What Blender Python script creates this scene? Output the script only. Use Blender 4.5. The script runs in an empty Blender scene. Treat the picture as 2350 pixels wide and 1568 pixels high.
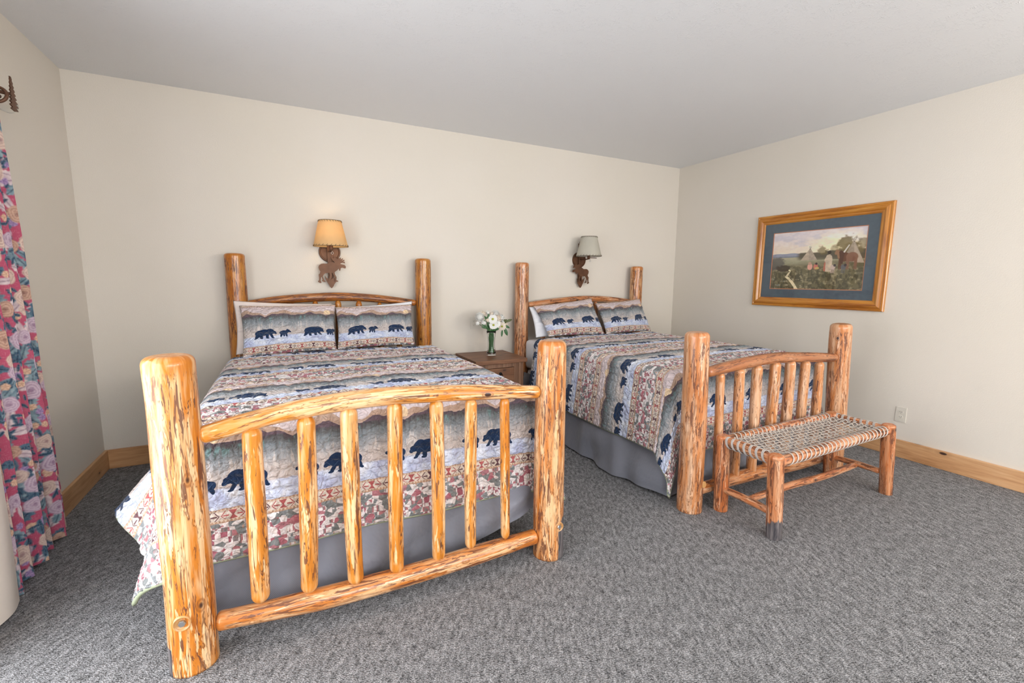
import bpy, bmesh, math, random
import numpy as np
from mathutils import Vector, Matrix
random.seed(7); rng=np.random.default_rng(7)
SC=bpy.context.scene; COL=SC.collection
PI=math.pi
# room dimensions (metres), camera stands at x=0, y=0
D,L,R,HC,FR=4.157,-1.215,4.371,2.74,-2.6
# ------------------------------------------------------------------ helpers
def tag(o,label=None,cat=None,group=None,kind=None):
    if label: o['label']=label
    if cat: o['category']=cat
    if group: o['group']=group
    if kind: o['kind']=kind
    return o
def empty(name,loc,label,cat,group=None):
    o=bpy.data.objects.new(name,None); COL.objects.link(o); o.location=loc; o.empty_display_size=.05
    return tag(o,label,cat,group)
def obj(name,verts,faces,mat=None,parent=None,smooth=True,label=None,world=True):
    me=bpy.data.meshes.new(name); me.from_pydata([tuple(v) for v in verts],[],[tuple(int(i) for i in f) for f in faces]); me.update()
    if smooth: me.polygons.foreach_set('use_smooth',[True]*len(me.polygons))
    if mat: me.materials.append(mat)
    o=bpy.data.objects.new(name,me); COL.objects.link(o)
    if parent:
        o.parent=parent
        if world: o.matrix_parent_inverse=Matrix.Translation(-abs_loc(parent))
    if label: o['label']=label
    return o
def abs_loc(p):
    return p.location.copy() if p.type=='EMPTY' else Vector((0,0,0))
class MB:
    def __init__(s): s.v=[]; s.f=[]
    def add(s,v,f):
        n=len(s.v); s.v.extend([tuple(float(c) for c in a) for a in v]); s.f.extend([[n+int(i) for i in q] for q in f]); return s
    def box(s,x0,x1,y0,y1,z0,z1,b=0.0):
        if b<=0:
            v=[(x0,y0,z0),(x1,y0,z0),(x1,y1,z0),(x0,y1,z0),(x0,y0,z1),(x1,y0,z1),(x1,y1,z1),(x0,y1,z1)]
            return s.add(v,[(0,3,2,1),(4,5,6,7),(0,1,5,4),(1,2,6,5),(2,3,7,6),(3,0,4,7)])
        bm=bmesh.new(); bmesh.ops.create_cube(bm,size=1)
        for q in bm.verts: q.co=Vector(((x0+x1)/2+q.co.x*(x1-x0),(y0+y1)/2+q.co.y*(y1-y0),(z0+z1)/2+q.co.z*(z1-z0)))
        bmesh.ops.bevel(bm,geom=bm.edges[:],offset=b,segments=2,affect='EDGES',profile=.5)
        bm.verts.index_update(); s.add([q.co for q in bm.verts],[[w.index for w in f.verts] for f in bm.faces]); bm.free(); return s
    def tube(s,pts,r,n=8,cap=True):
        pts=[Vector(p) for p in pts]; rs=r if hasattr(r,'__len__') else [r]*len(pts)
        v=[]; f=[]; prev=None
        for i,p in enumerate(pts):
            t=(pts[min(i+1,len(pts)-1)]-pts[max(i-1,0)]).normalized()
            if prev is None:
                a=Vector((0,0,1)) if abs(t.z)<.9 else Vector((1,0,0))
                u=t.cross(a).normalized()
            else: u=(prev-t*prev.dot(t)).normalized()
            prev=u; w=t.cross(u)
            for k in range(n):
                a=2*PI*k/n; v.append(p+(u*math.cos(a)+w*math.sin(a))*rs[i])
        for i in range(len(pts)-1):
            for k in range(n):
                f.append((i*n+k,i*n+(k+1)%n,(i+1)*n+(k+1)%n,(i+1)*n+k))
        if cap: f.append(list(range(n))[::-1]); f.append([(len(pts)-1)*n+k for k in range(n)])
        return s.add(v,f)
    def lathe(s,prof,c,n=32,axis='z',closed=False):
        v=[];f=[]
        for (r,h) in prof:
            for k in range(n):
                a=2*PI*k/n; x,y=r*math.cos(a),r*math.sin(a)
                if axis=='z': v.append((c[0]+x,c[1]+y,c[2]+h))
                elif axis=='y': v.append((c[0]+x,c[1]+h,c[2]+y))
                else: v.append((c[0]+h,c[1]+x,c[2]+y))
        m=len(prof)
        for i in range(m-1):
            for k in range(n): f.append((i*n+k,i*n+(k+1)%n,(i+1)*n+(k+1)%n,(i+1)*n+k))
        return s.add(v,f)
    def prism(s,poly,z0,z1,fn):
        """extrude a 2D polygon; fn(a,b,d) maps to 3D"""
        n=len(poly); v=[fn(a,b,z0) for a,b in poly]+[fn(a,b,z1) for a,b in poly]
        bm=bmesh.new(); vs=[bm.verts.new((a,b,0)) for a,b in poly]; fc=bm.faces.new(vs)
        bmesh.ops.triangulate(bm,faces=[fc],ngon_method='EAR_CLIP'); bm.verts.index_update()
        t=[[w.index for w in q.verts] for q in bm.faces]; bm.free()
        f=[q for q in t]+[[i+n for i in q][::-1] for q in t]+[(i,(i+1)%n,(i+1)%n+n,i+n) for i in range(n)]
        return s.add(v,f)
    def out(s,name,mat=None,parent=None,smooth=False,label=None,sharp=None):
        o=obj(name,s.v,s.f,mat,parent,smooth,label)
        bm=bmesh.new(); bm.from_mesh(o.data); bmesh.ops.recalc_face_normals(bm,faces=bm.faces[:]); bm.to_mesh(o.data); bm.free()
        if sharp and smooth:
            o.data.set_sharp_from_angle(angle=math.radians(sharp))
        return o
# ------------------------------------------------------------------ node expressions
class NT:
    def __init__(s,name):
        s.m=bpy.data.materials.new(name); s.m.use_nodes=True; s.t=s.m.node_tree; s.t.nodes.clear()
        s.out=s.t.nodes.new('ShaderNodeOutputMaterial')
    def n(s,ty,**k):
        q=s.t.nodes.new(ty)
        for a,b in k.items(): setattr(q,a,b)
        return q
    def link(s,a,b):
        if isinstance(a,E): a=a.s
        if hasattr(a,'is_output'): s.t.links.new(a,b)
        else:
            try: b.default_value=a
            except Exception: b.default_value=(*a,1) if len(a)==3 else a
    def math(s,op,*a,clamp=False):
        q=s.n('ShaderNodeMath',operation=op,use_clamp=clamp)
        for i,x in enumerate(a): s.link(x,q.inputs[i])
        return E(s,q.outputs[0])
    def uv(s):
        q=s.n('ShaderNodeUVMap'); sp=s.n('ShaderNodeSeparateXYZ'); s.t.links.new(q.outputs[0],sp.inputs[0]); return E(s,sp.outputs[0]),E(s,sp.outputs[1]),q.outputs[0]
    def attr(s,name):
        q=s.n('ShaderNodeAttribute',attribute_name=name); return q
    def comb(s,x,y,z=0.0):
        q=s.n('ShaderNodeCombineXYZ')
        for i,a in enumerate((x,y,z)): s.link(a,q.inputs[i])
        return q.outputs[0]
    def noise(s,vec,scale=5,detail=3,rough=.5,dist=0,col=False):
        q=s.n('ShaderNodeTexNoise'); s.t.links.new(vec,q.inputs['Vector']); q.inputs['Scale'].default_value=scale
        q.inputs['Detail'].default_value=detail; q.inputs['Roughness'].default_value=rough; q.inputs['Distortion'].default_value=dist
        return q.outputs['Color'] if col else E(s,q.outputs[0])
    def voro(s,vec,scale=5,feature='F1',rand=1,out='Distance'):
        q=s.n('ShaderNodeTexVoronoi',feature=feature); s.t.links.new(vec,q.inputs['Vector']); q.inputs['Scale'].default_value=scale
        q.inputs['Randomness'].default_value=rand
        return E(s,q.outputs[out]) if out=='Distance' else q.outputs[out]
    def vscale(s,vec,sc,loc=(0,0,0),rot=(0,0,0),ty='POINT'):
        q=s.n('ShaderNodeMapping',vector_type=ty); s.t.links.new(vec,q.inputs[0])
        q.inputs['Location'].default_value=loc; q.inputs['Rotation'].default_value=rot; q.inputs['Scale'].default_value=sc
        return q.outputs[0]
    def length(s,vec):
        q=s.n('ShaderNodeVectorMath',operation='LENGTH'); s.t.links.new(vec,q.inputs[0]); return E(s,q.outputs['Value'])
    def sstep(s,x,a,b):
        q=s.n('ShaderNodeMapRange',interpolation_type='SMOOTHSTEP'); s.link(x,q.inputs[0]); s.link(a,q.inputs[1]); s.link(b,q.inputs[2]); return E(s,q.outputs[0])
    def lstep(s,x,a,b):
        q=s.n('ShaderNodeMapRange'); s.link(x,q.inputs[0]); s.link(a,q.inputs[1]); s.link(b,q.inputs[2]); return E(s,q.outputs[0])
    def mix(s,f,a,b,blend='MIX'):
        q=s.n('ShaderNodeMix',data_type='RGBA',blend_type=blend); s.link(f,q.inputs[0]); s.link(a,q.inputs[6]); s.link(b,q.inputs[7]); return q.outputs[2]
    def ramp(s,f,stops,const=False):
        q=s.n('ShaderNodeValToRGB'); cr=q.color_ramp
        if const: cr.interpolation='CONSTANT'
        while len(cr.elements)<len(stops): cr.elements.new(.5)
        for e,(p,c) in zip(cr.elements,stops): e.position=p; e.color=(*c,1)
        s.link(f,q.inputs[0]); return q.outputs[0]
    def bump(s,h,strength=.3,dist=.01,nrm=None):
        q=s.n('ShaderNodeBump'); q.inputs['Strength'].default_value=strength; q.inputs['Distance'].default_value=dist
        s.link(h,q.inputs['Height'])
        if nrm: s.t.links.new(nrm,q.inputs['Normal'])
        return q.outputs[0]
    def fin(s,col,rough=.6,normal=None,metal=0,coat=0,spec=.5,extra=None):
        b=s.n('ShaderNodeBsdfPrincipled'); s.link(col,b.inputs['Base Color']); s.link(rough,b.inputs['Roughness'])
        b.inputs['Metallic'].default_value=metal; b.inputs['Coat Weight'].default_value=coat; b.inputs['Coat Roughness'].default_value=.12
        b.inputs['Specular IOR Level'].default_value=spec
        if extra:
            for k,v in extra.items(): s.link(v,b.inputs[k])
        if normal: s.t.links.new(normal,b.inputs['Normal'])
        s.t.links.new(b.outputs[0],s.out.inputs[0]); s.b=b; return s.m
class E:
    def __init__(s,n,sock): s.n=n; s.s=sock
    def __add__(a,b): return a.n.math('ADD',a,b)
    __radd__=__add__
    def __sub__(a,b): return a.n.math('SUBTRACT',a,b)
    def __rsub__(a,b): return a.n.math('SUBTRACT',b,a)
    def __mul__(a,b): return a.n.math('MULTIPLY',a,b)
    __rmul__=__mul__
    def __truediv__(a,b): return a.n.math('DIVIDE',a,b)
    def fract(a): return a.n.math('FRACT',a)
    def floor(a): return a.n.math('FLOOR',a)
    def abs(a): return a.n.math('ABSOLUTE',a)
    def sin(a): return a.n.math('SINE',a)
    def sqrt(a): return a.n.math('SQRT',a)
    def min(a,b): return a.n.math('MINIMUM',a,b)
    def max(a,b): return a.n.math('MAXIMUM',a,b)
    def gt(a,b): return a.n.math('GREATER_THAN',a,b)
    def lt(a,b): return a.n.math('LESS_THAN',a,b)
    def tri(a): return (a.fract()-.5).abs()*2    # 1..0..1
def objcoord(N): 
    q=N.n('ShaderNodeTexCoord'); return q.outputs['Object']
# ------------------------------------------------------------------ materials
def mat_wall():
    N=NT('painted_wall'); v=objcoord(N)
    n=N.noise(v,140,0); n2=N.noise(v,1.3,1)
    col=N.mix(N.lstep(n2,.3,.7),(.73,.675,.59),(.75,.695,.62))
    return N.fin(col,.75,N.bump(n,.25,.0025),spec=.3)
def mat_ceiling():
    N=NT('textured_ceiling'); v=N.vscale(objcoord(N),(1,1.25,1))
    a=N.noise(v,26,2,.6,.8); b=N.noise(v,7,1)
    ridge=(a-.5).abs(); r=N.sstep(ridge,.028,0.0)*N.sstep(b,.35,.6)
    fine=N.noise(v,120,0)
    return N.fin((.81,.82,.835),.5,N.bump(r+fine*.25,.36,.004),spec=.4)
def mat_carpet():
    N=NT('grey_loop_carpet'); v=objcoord(N)
    vr=N.vscale(v,(1,1,1),rot=(0,0,.5))
    vo=N.voro(N.vscale(vr,(1,1.9,1)),140,'F1',.8); n=N.noise(v,260,3,.7); big=N.noise(v,1.2,2); mid=N.noise(N.vscale(vr,(1,.35,1)),60,2)
    h=vo*-1.0+n*.5
    f=N.lstep(n*.65+vo*-.35+mid*.35,.12,.62)
    col=N.ramp(f,[(0,(.03,.03,.031)),(.40,(.225,.223,.227)),(1,(.76,.75,.77))])
    col=N.mix(N.lstep(big,.3,.7)*.15,col,(.16,.16,.16))
    return N.fin(col,.95,N.bump(h,.9,.006),spec=.1)
def mat_log(name,deep,mid,pale,streak=.5,patch=.5,rough=.28):
    N=NT(name); A=N.attr('lc'); v=A.outputs['Vector']
    msk=E(N,N.attr('msk').outputs['Fac']); dk=E(N,N.attr('dark').outputs['Fac'])
    g=N.noise(N.vscale(v,(42,42,4)),1,3,.65,.5); g2=N.noise(N.vscale(v,(13,13,1.3)),1,3,.55,.4); p=N.noise(N.vscale(v,(44,44,4.0),(3,1,7)),1,3,.68,.7)
    fine=N.noise(N.vscale(v,(190,190,9)),1,2)
    gg=g*.55+g2*.45
    col=N.ramp(gg,[(.34,deep),(.47,mid),(.62,pale)])
    pm=N.sstep(p,.60-.10*patch,.63-.10*patch)*msk
    col=N.mix(pm*.9,col,N.mix(N.sstep(fine+(g-.5),.3,.7),pale,tuple(min(1,c*1.08+.07) for c in pale)))
    edge=N.sstep((p-(.585-.10*patch)).abs(),.020,0.0)*N.sstep(g2,.42,.55)*msk
    col=N.mix(edge*.8,col,tuple(c*.33 for c in deep))
    s=N.noise(N.vscale(v,(64,64,7),(9,4,2)),1,3,.78,.9)
    sm=N.sstep(s,.575-.035*streak,.595-.035*streak)*N.sstep(g2,.66,.52)*msk
    col=N.mix(sm*.9,col,N.mix(fine,(.055,.016,.010),(.19,.06,.022)))
    # knots
    q=N.n('ShaderNodeTexVoronoi',feature='F1'); N.t.links.new(N.vscale(v,(7,7,4.5)),q.inputs['Vector']); q.inputs['Scale'].default_value=1
    kd=E(N,q.outputs['Distance']); km=N.sstep(kd,.085,.05); kr=N.sstep((kd-.10).abs(),.03,.005)
    col=N.mix(kr*.6,col,tuple(c*.6 for c in deep)); col=N.mix(km,col,(.05,.018,.01))
    # grey bark left on
    bm=N.sstep(dk+(g-.5)*.5,.47,.53)
    col=N.mix(bm,col,N.mix(N.sstep(g,.35,.62),(.025,.022,.03),(.16,.14,.14)))
    h=sm*-.8+fine*.15
    rr=(sm*.25+bm*.35)+rough
    return N.fin(col,rr,N.bump(h,.35,.004),coat=.35)
def mat_wood(name,a,b,c,axis=0,scale=1.0,rough=.4,knots=True,coat=.1):
    N=NT(name); v=objcoord(N)
    st=[1,1,1]; st=[22*scale]*3; st[axis]=1.6*scale
    g=N.noise(N.vscale(v,st),1,4,.6,.5); fine=N.noise(N.vscale(v,[k*6 for k in st]),1,2)
    col=N.ramp(g*.8+fine*.2,[(.33,a),(.5,b),(.68,c)])
    if knots:
        k=[9*scale]*3; k[axis]=4*scale
        kd=N.voro(N.vscale(v,k),1); col=N.mix(N.sstep(kd,.30,.1)*.5,col,a); col=N.mix(N.sstep(kd,.12,.08),col,(.05,.02,.012))
    return N.fin(col,rough,N.bump(g+fine*.3,.2,.002),coat=coat)
def mat_plain(name,col,rough=.6,metal=0,coat=0,noise=0,bump=0,scale=60,spec=.5,extra=None):
    N=NT(name); v=objcoord(N); n=N.noise(v,scale,3)
    c=N.mix(N.lstep(n,.3,.7)*noise,col,tuple(x*.5 for x in col)) if noise else col
    return N.fin(c,rough,N.bump(n,bump,.003) if bump else None,metal,coat,spec,extra)
ELL_BIG=[(.195,.005,.062,.037,0),(.155,.008,.040,.036,8),(.238,-.004,.040,.036,-14),(.122,0,.023,.019,22),(.107,-.013,.014,.010,38),(.129,.019,.008,.008,0),
 (.139,-.036,.011,.027,-28),(.176,-.038,.013,.024,6),(.258,-.030,.016,.033,28),(.226,-.040,.013,.022,-4),(.127,-.056,.013,.006,10),(.172,-.058,.014,.006,0),(.274,-.056,.012,.007,-20),(.222,-.058,.013,.006,0)]
ELL_CUB=[(.048,-.027,.026,.018,0),(.022,-.017,.014,.011,15),(.010,-.021,.008,.006,25),(.026,-.008,.005,.005,0),(.032,-.047,.006,.015,-12),(.062,-.046,.007,.015,14),(.046,-.047,.006,.012,0)]
def mat_quilt(name,flip=False,lift=0.0):
    """printed cabin quilt: forest and walking bears, snow, arrow border, kilim band, sky, repeated every 63 cm"""
    N=NT(name); s,w,uv=N.uv()
    vec=N.comb(s,w)
    soft=N.noise(vec,26,3,.6); mot=N.noise(vec,11,3,.55); spk=N.noise(N.comb(s*70.0,w*9.0),1,3,.6)
    ridge=((s/.23).tri()*.032+(s/.091+.3).tri()*.012+soft*.012)-.02
    q=((w+.16)/.63).fract()*.63
    qr=((w+.16+ridge)/.63).fract()*.63
    q2=qr.min(q+.012)+(spk-.5)*.07+(soft-.5)*.015
    forest=N.ramp(q2/.25,[(.0,(.05,.025,.035)),(.09,(.075,.08,.075)),(.22,(.20,.235,.25)),(.40,(.38,.39,.40)),(.56,(.58,.51,.47)),(.8,(.64,.56,.52))])
    teal=N.sstep(N.noise(N.comb(s*55.0,w*11.0,3.0),1,2,.6),.56,.63)*N.sstep(q,.085,.02)*N.sstep(q,.008,.02)
    col=N.mix(teal*.75,forest,(.14,.30,.29))
    pal=N.sstep(N.noise(N.comb(s*48.0,w*10.0,8.0),1,2,.6),.55,.62)*N.sstep(q,.05,.09)*N.sstep(q,.17,.12)
    col=N.mix(pal*.6,col,(.74,.66,.60))
    snow=N.ramp(mot,[(.35,(.44,.48,.70)),(.5,(.60,.67,.86)),(.65,(.82,.86,.94))])
    col=N.mix(N.sstep(q+(soft-.5)*.02,.176,.188),col,snow)
    # arrow borders
    def border(c0,col):
        b=(q-c0); ab=b.abs()/.0290
        inside=ab.lt(1.0)
        tooth=(s/.013).tri()
        tan=N.mix(((tooth*.34+.62)-ab).gt(0.0),(.50,.29,.17),(.72,.56,.42))
        ss=((s/.088).fract()-.5).abs()*.088
        par=(((s/.176).fract()).gt(.5))
        mc=N.mix(par,(.12,.03,.035),(.42,.07,.06))
        cen=(.76,.66,.56)
        hour=(ss-(b.abs()*.75+.0028)).lt(0.0)
        dash=b.abs().lt(.0025)*ss.gt(.014)*ss.lt(.034)
        chev=((ss+b.abs()*.9-.040).abs()).lt(.0022)
        cc=N.mix(hour.max(dash).max(chev),cen,mc)
        bc=N.mix(ab.gt(.58),cc,tan)
        return N.mix(inside,col,bc)
    cell=N.voro(N.vscale(vec,(1,1.35,1)),34,'F1',1,'Color'); cs=N.n('ShaderNodeSeparateColor'); N.t.links.new(cell,cs.inputs[0]); cr=E(N,cs.outputs[0]); cg=E(N,cs.outputs[1])
    kb=(q-.397); inK=kb.abs().lt(.0785)
    kst=(kb.abs()/.020).floor()*.020
    ss=((s/.17+.17).fract()-.5).abs()*.17
    dd=ss+kst*.95+(s/.034).tri()*.016+(cr-.5)*.022
    kil=N.ramp(dd/.18,[(0,(.82,.72,.68)),(.16,(.82,.72,.68)),(.19,(.36,.08,.11)),(.28,(.84,.76,.74)),(.37,(.24,.19,.18)),(.42,(.44,.15,.16)),(.49,(.84,.76,.74)),(.58,(.21,.23,.23)),(.70,(.32,.35,.36)),(.78,(.50,.31,.22)),(.83,(.84,.76,.74)),(.91,(.30,.33,.31)),(.97,(.20,.15,.15))],True)
    kil=N.mix(cg.gt(.74)*.95,kil,(.86,.80,.78)); kil=N.mix(cg.lt(.18)*.95,kil,(.17,.19,.18)); kil=N.mix(cr.lt(.09)*.9,kil,(.42,.10,.13))
    col=N.mix(inK,col,kil)
    col=border(.2905,col); col=border(.5025,col)
    # sky with tan hills and a pale sun
    sky=N.ramp((q-.53)/.10,[(0,(.64,.50,.49)),(.5,(.74,.62,.62)),(1,(.76,.65,.65))])
    hill=(((s/.31+.2).tri()*.03)+.585+soft*.01).lt(qr)*1.0
    sky=N.mix(hill,sky,(.50,.33,.23))
    sd=N.length(N.comb(((s/.73+.36).fract()-.5)*.73,(q-.612)))
    sky=N.mix(sd.lt(.027),sky,(.90,.66,.40))
    isky=q.gt(.531)*qr.gt(.19)
    col=N.mix(isky,col,sky)
    low=q.lt(.03)*qr.gt(.3)
    col=N.mix(low,col,(.55,.38,.30))
    col=N.mix(q.gt(.5)*qr.lt(.19),col,(.10,.055,.07))
    # bears
    base=N.vscale(N.comb((s/.365).fract()*.365,(q-.152)*-1.0),(1/.86,1/.80,1),(-.02,0,0))
    m=None
    for (cx,cz,a,b,r) in [(x_+.034,z_,a_,b_,r_) for x_,z_,a_,b_,r_ in ELL_BIG]+[(x_*1.45,(z_+.06)*1.45-.06,a_*1.45,b_*1.45,r_) for x_,z_,a_,b_,r_ in ELL_CUB]:
        d=N.length(N.vscale(base,(a,b,1),(cx,cz,0),(0,0,math.radians(r)),'TEXTURE'))
        m=d if m is None else m.min(d)
    bear=N.sstep(m,1.03,.97)*q.lt(.24)
    zig=(((q-.152)*-1.0+(s/.05).tri()*.022).abs()-.0).lt(.0012)
    navy=N.mix(zig*.5,(.010,.030,.085),(.10,.16,.26))
    col=N.mix(bear,col,navy)
    nb=bear*-1.0+1.0; lev=N.mix(nb*.06,col,(.84,.78,.90))
    # stitched puckers
    ve=N.vscale(vec,(1,1.2,1)); wv=N.n('ShaderNodeVectorMath',operation='ADD'); N.t.links.new(ve,wv.inputs[0]); nc=N.n('ShaderNodeVectorMath',operation='SCALE'); nc.inputs['Scale'].default_value=.03; N.t.links.new(N.noise(vec,22,2,.5,0,True),nc.inputs[0]); N.t.links.new(nc.outputs[0],wv.inputs[1])
    cre=N.voro(wv.outputs[0],23,'DISTANCE_TO_EDGE',1); fine=N.voro(wv.outputs[0],52,'DISTANCE_TO_EDGE',1)
    h=N.sstep(cre,0.0,.28)+N.sstep(fine,0.0,.25)*.4
    return N.fin(lev,.85,N.bump(h,.8,.010),spec=.2,extra={'Sheen Weight':.2})
def mat_attrcol(name,rough=.8,weave=0,coat=0):
    N=NT(name); A=N.attr('paint'); col=A.outputs['Color']; nb=None
    if weave:
        s,w,uv=N.uv(); a=N.noise(N.comb(s*40.0,w*500.0),1,2); b=N.noise(N.comb(s*500.0,w*40.0),1,2)
        lin=N.sstep(a.max(b),.58,.72); col=N.mix(lin*.22,col,(.85,.6,.6)); nb=N.bump(a+b,.25,.001)
    return N.fin(col,rough,nb,coat=coat,spec=.25)
def mat_skirt():
    N=NT('grey_bed_skirt_cloth'); s,w,uv=N.uv(); ch=((s/.006).tri()-.5)*((w/.006).tri()-.5)
    n=N.noise(uv,9,3,.6)
    col=N.mix(N.sstep(ch,-.1,.1),(.15,.155,.185),(.27,.28,.33))
    return N.fin(col,.55,N.bump(n,.5,.02),spec=.4,extra={'Sheen Weight':.3})
M={}
M['wall']=mat_wall(); M['ceiling']=mat_ceiling(); M['carpet']=mat_carpet()
M['base']=mat_wood('pine_baseboard_wood',(.42,.20,.08),(.62,.34,.16),(.72,.45,.24),0,1.0,.45)
M['basey']=mat_wood('pine_baseboard_wood_side',(.42,.20,.08),(.62,.34,.16),(.72,.45,.24),1,1.0,.45)
M['log1']=mat_log('golden_pine_log',(.38,.10,.008),(.57,.19,.018),(.74,.48,.25),.8,.5)
M['log1s']=mat_log('smooth_golden_spindle_log',(.42,.12,.010),(.60,.215,.022),(.76,.48,.24),.25,.6)
M['log2s']=mat_log('smooth_salmon_spindle_log',(.40,.13,.035),(.56,.23,.08),(.68,.42,.26),.15,.4)
M['log1b']=mat_log('amber_pine_log',(.34,.085,.010),(.54,.175,.028),(.70,.42,.21),1.4,.4)
M['log1h']=mat_log('dark_amber_headboard_log',(.32,.085,.008),(.47,.155,.015),(.55,.25,.05),1.5,.05)
M['rail1h']=mat_log('dark_barked_rail_log',(.16,.045,.010),(.38,.12,.018),(.50,.20,.04),2.4,.05)
M['log2']=mat_log('salmon_pine_log',(.36,.105,.025),(.55,.205,.065),(.66,.40,.24),1.0,.35)
M['rail2']=mat_log('brown_pine_log',(.22,.06,.018),(.36,.115,.035),(.45,.19,.08),1.8,.05)
M['bench']=mat_log('reddish_pine_log',(.32,.078,.02),(.50,.16,.05),(.62,.33,.18),1.7,.3)
M['sand']=mat_plain('sanded_wood_plug',(.62,.33,.12),.35,0,.3,.3,.1,80)
M['quilt']=mat_quilt('bear_print_quilt'); M['binding']=mat_plain('sage_green_binding',(.36,.40,.27),.8,0,0,.2,.3)
M['sheet']=mat_plain('white_cotton_sheet',(.78,.78,.82),.85,0,0,.05,.25,30)
M['beigep']=mat_plain('blush_white_pillow_cotton',(.78,.68,.63),.85,0,0,.05,.2,30)
M['skirt']=mat_skirt()
M['night']=mat_wood('rustic_nightstand_wood',(.085,.032,.014),(.20,.085,.038),(.29,.14,.07),0,1.0,.5,True,.05)
M['nightz']=mat_wood('rustic_nightstand_post_wood',(.11,.05,.025),(.24,.12,.065),(.33,.185,.11),2,1.0,.5,False,.05)
M['iron']=mat_plain('black_iron',(.02,.02,.022),.45,.8)
M['rust']=mat_plain('rusted_bronze_metal',(.17,.085,.05),.55,.55,0,.5,.2,25)
M['rust2']=mat_plain('brown_iron',(.13,.055,.025),.6,.4,0,.5,.2,25)
M['steel']=mat_plain('zinc_bolt',(.5,.5,.5),.3,.9)
M['plate']=mat_plain('almond_outlet_plastic',(.70,.66,.58),.35)
M['slot']=mat_plain('dark_slot',(.05,.045,.04),.6)
M['cord']=mat_plain('rawhide_lacing',(.62,.56,.50),.55,0,0,.35,.2,50)
M['strap']=mat_plain('grey_rawhide_strap',(.50,.46,.43),.55,0,0,.35,.2,50)
M['lace']=mat_plain('brown_leather_lacing',(.12,.085,.05),.7)
M['petal']=mat_plain('white_petal',(.85,.84,.80),.6,extra={'Subsurface Weight':.2,'Subsurface Radius':(.01,.01,.01)})
M['cream']=mat_plain('cream_petal',(.80,.70,.58),.6)
M['green']=mat_plain('leaf_green',(.055,.15,.055),.5,0,0,.4,.1,60)
M['dgreen']=mat_plain('dark_olive_leaf',(.09,.11,.03),.5,0,0,.4,.1,60)
M['stem']=mat_plain('green_stem',(.07,.22,.06),.5,0,0,.3)
M['ycen']=mat_plain('yellow_green_centre',(.42,.44,.05),.7)
M['lining']=mat_plain('cream_curtain_lining',(.80,.72,.63),.85,0,0,.04,.1,60)
M['mat']=mat_plain('slate_blue_mat_board',(.095,.13,.16),.8,0,0,.35,.1,35)
M['lip']=mat_plain('salmon_mat_lip',(.62,.24,.12),.6)
M['frame']=mat_wood('varnished_pine_frame',(.30,.09,.012),(.52,.20,.025),(.64,.30,.05),1,1.0,.25,False,.5)
M['framez']=mat_wood('varnished_pine_frame_upright',(.30,.09,.012),(.52,.20,.025),(.64,.30,.05),2,1.0,.25,False,.5)
def mat_glass(name,rough=0.0,col=(1,1,1),ior=1.45,thin=False):
    N=NT(name)
    if thin:
        t=N.n('ShaderNodeBsdfTransparent'); g=N.n('ShaderNodeBsdfGlossy'); g.inputs['Roughness'].default_value=.02
        f=N.n('ShaderNodeFresnel'); f.inputs[0].default_value=1.5
        m=N.n('ShaderNodeMixShader'); ge=N.n('ShaderNodeNewGeometry'); N.link(E(N,f.outputs[0])*(1.0-E(N,ge.outputs['Backfacing'])),m.inputs[0]); N.t.links.new(t.outputs[0],m.inputs[1]); N.t.links.new(g.outputs[0],m.inputs[2]); N.t.links.new(m.outputs[0],N.out.inputs[0]); return N.m
    return N.fin(col,rough,extra={'Transmission Weight':1.0,'IOR':ior})
M['pane']=mat_glass('picture_glass',thin=True); M['vase']=mat_glass('clear_vase_glass'); M['frost']=mat_glass('frosted_finial_glass',.35,(.93,.93,.9))
def mat_shade(name,col,tr):
    N=NT(name); n=N.noise(objcoord(N),14,3)
    c=N.mix(N.lstep(n,.3,.7)*.25,col,tuple(x*.75 for x in col))
    d=N.n('ShaderNodeBsdfDiffuse'); t=N.n('ShaderNodeBsdfTranslucent'); m=N.n('ShaderNodeMixShader'); m.inputs[0].default_value=tr
    N.t.links.new(c,d.inputs[0]); N.t.links.new(c,t.inputs[0]); N.t.links.new(d.outputs[0],m.inputs[1]); N.t.links.new(t.outputs[0],m.inputs[2]); N.t.links.new(m.outputs[0],N.out.inputs[0]); return N.m
M['shade1']=mat_shade('amber_parchment_shade',(.85,.66,.38),.5); M['shade2']=mat_shade('pale_parchment_shade',(.70,.67,.58),.35)
def emis(name,c,e):
    N=NT(name); q=N.n('ShaderNodeEmission'); q.inputs[0].default_value=(*c,1); q.inputs[1].default_value=e; N.t.links.new(q.outputs[0],N.out.inputs[0]); return N.m
M['bulb']=emis('lit_bulb',(1,.72,.36),6.0)
M['white']=mat_plain('white_window_frame_paint',(.75,.75,.74),.5)
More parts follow.
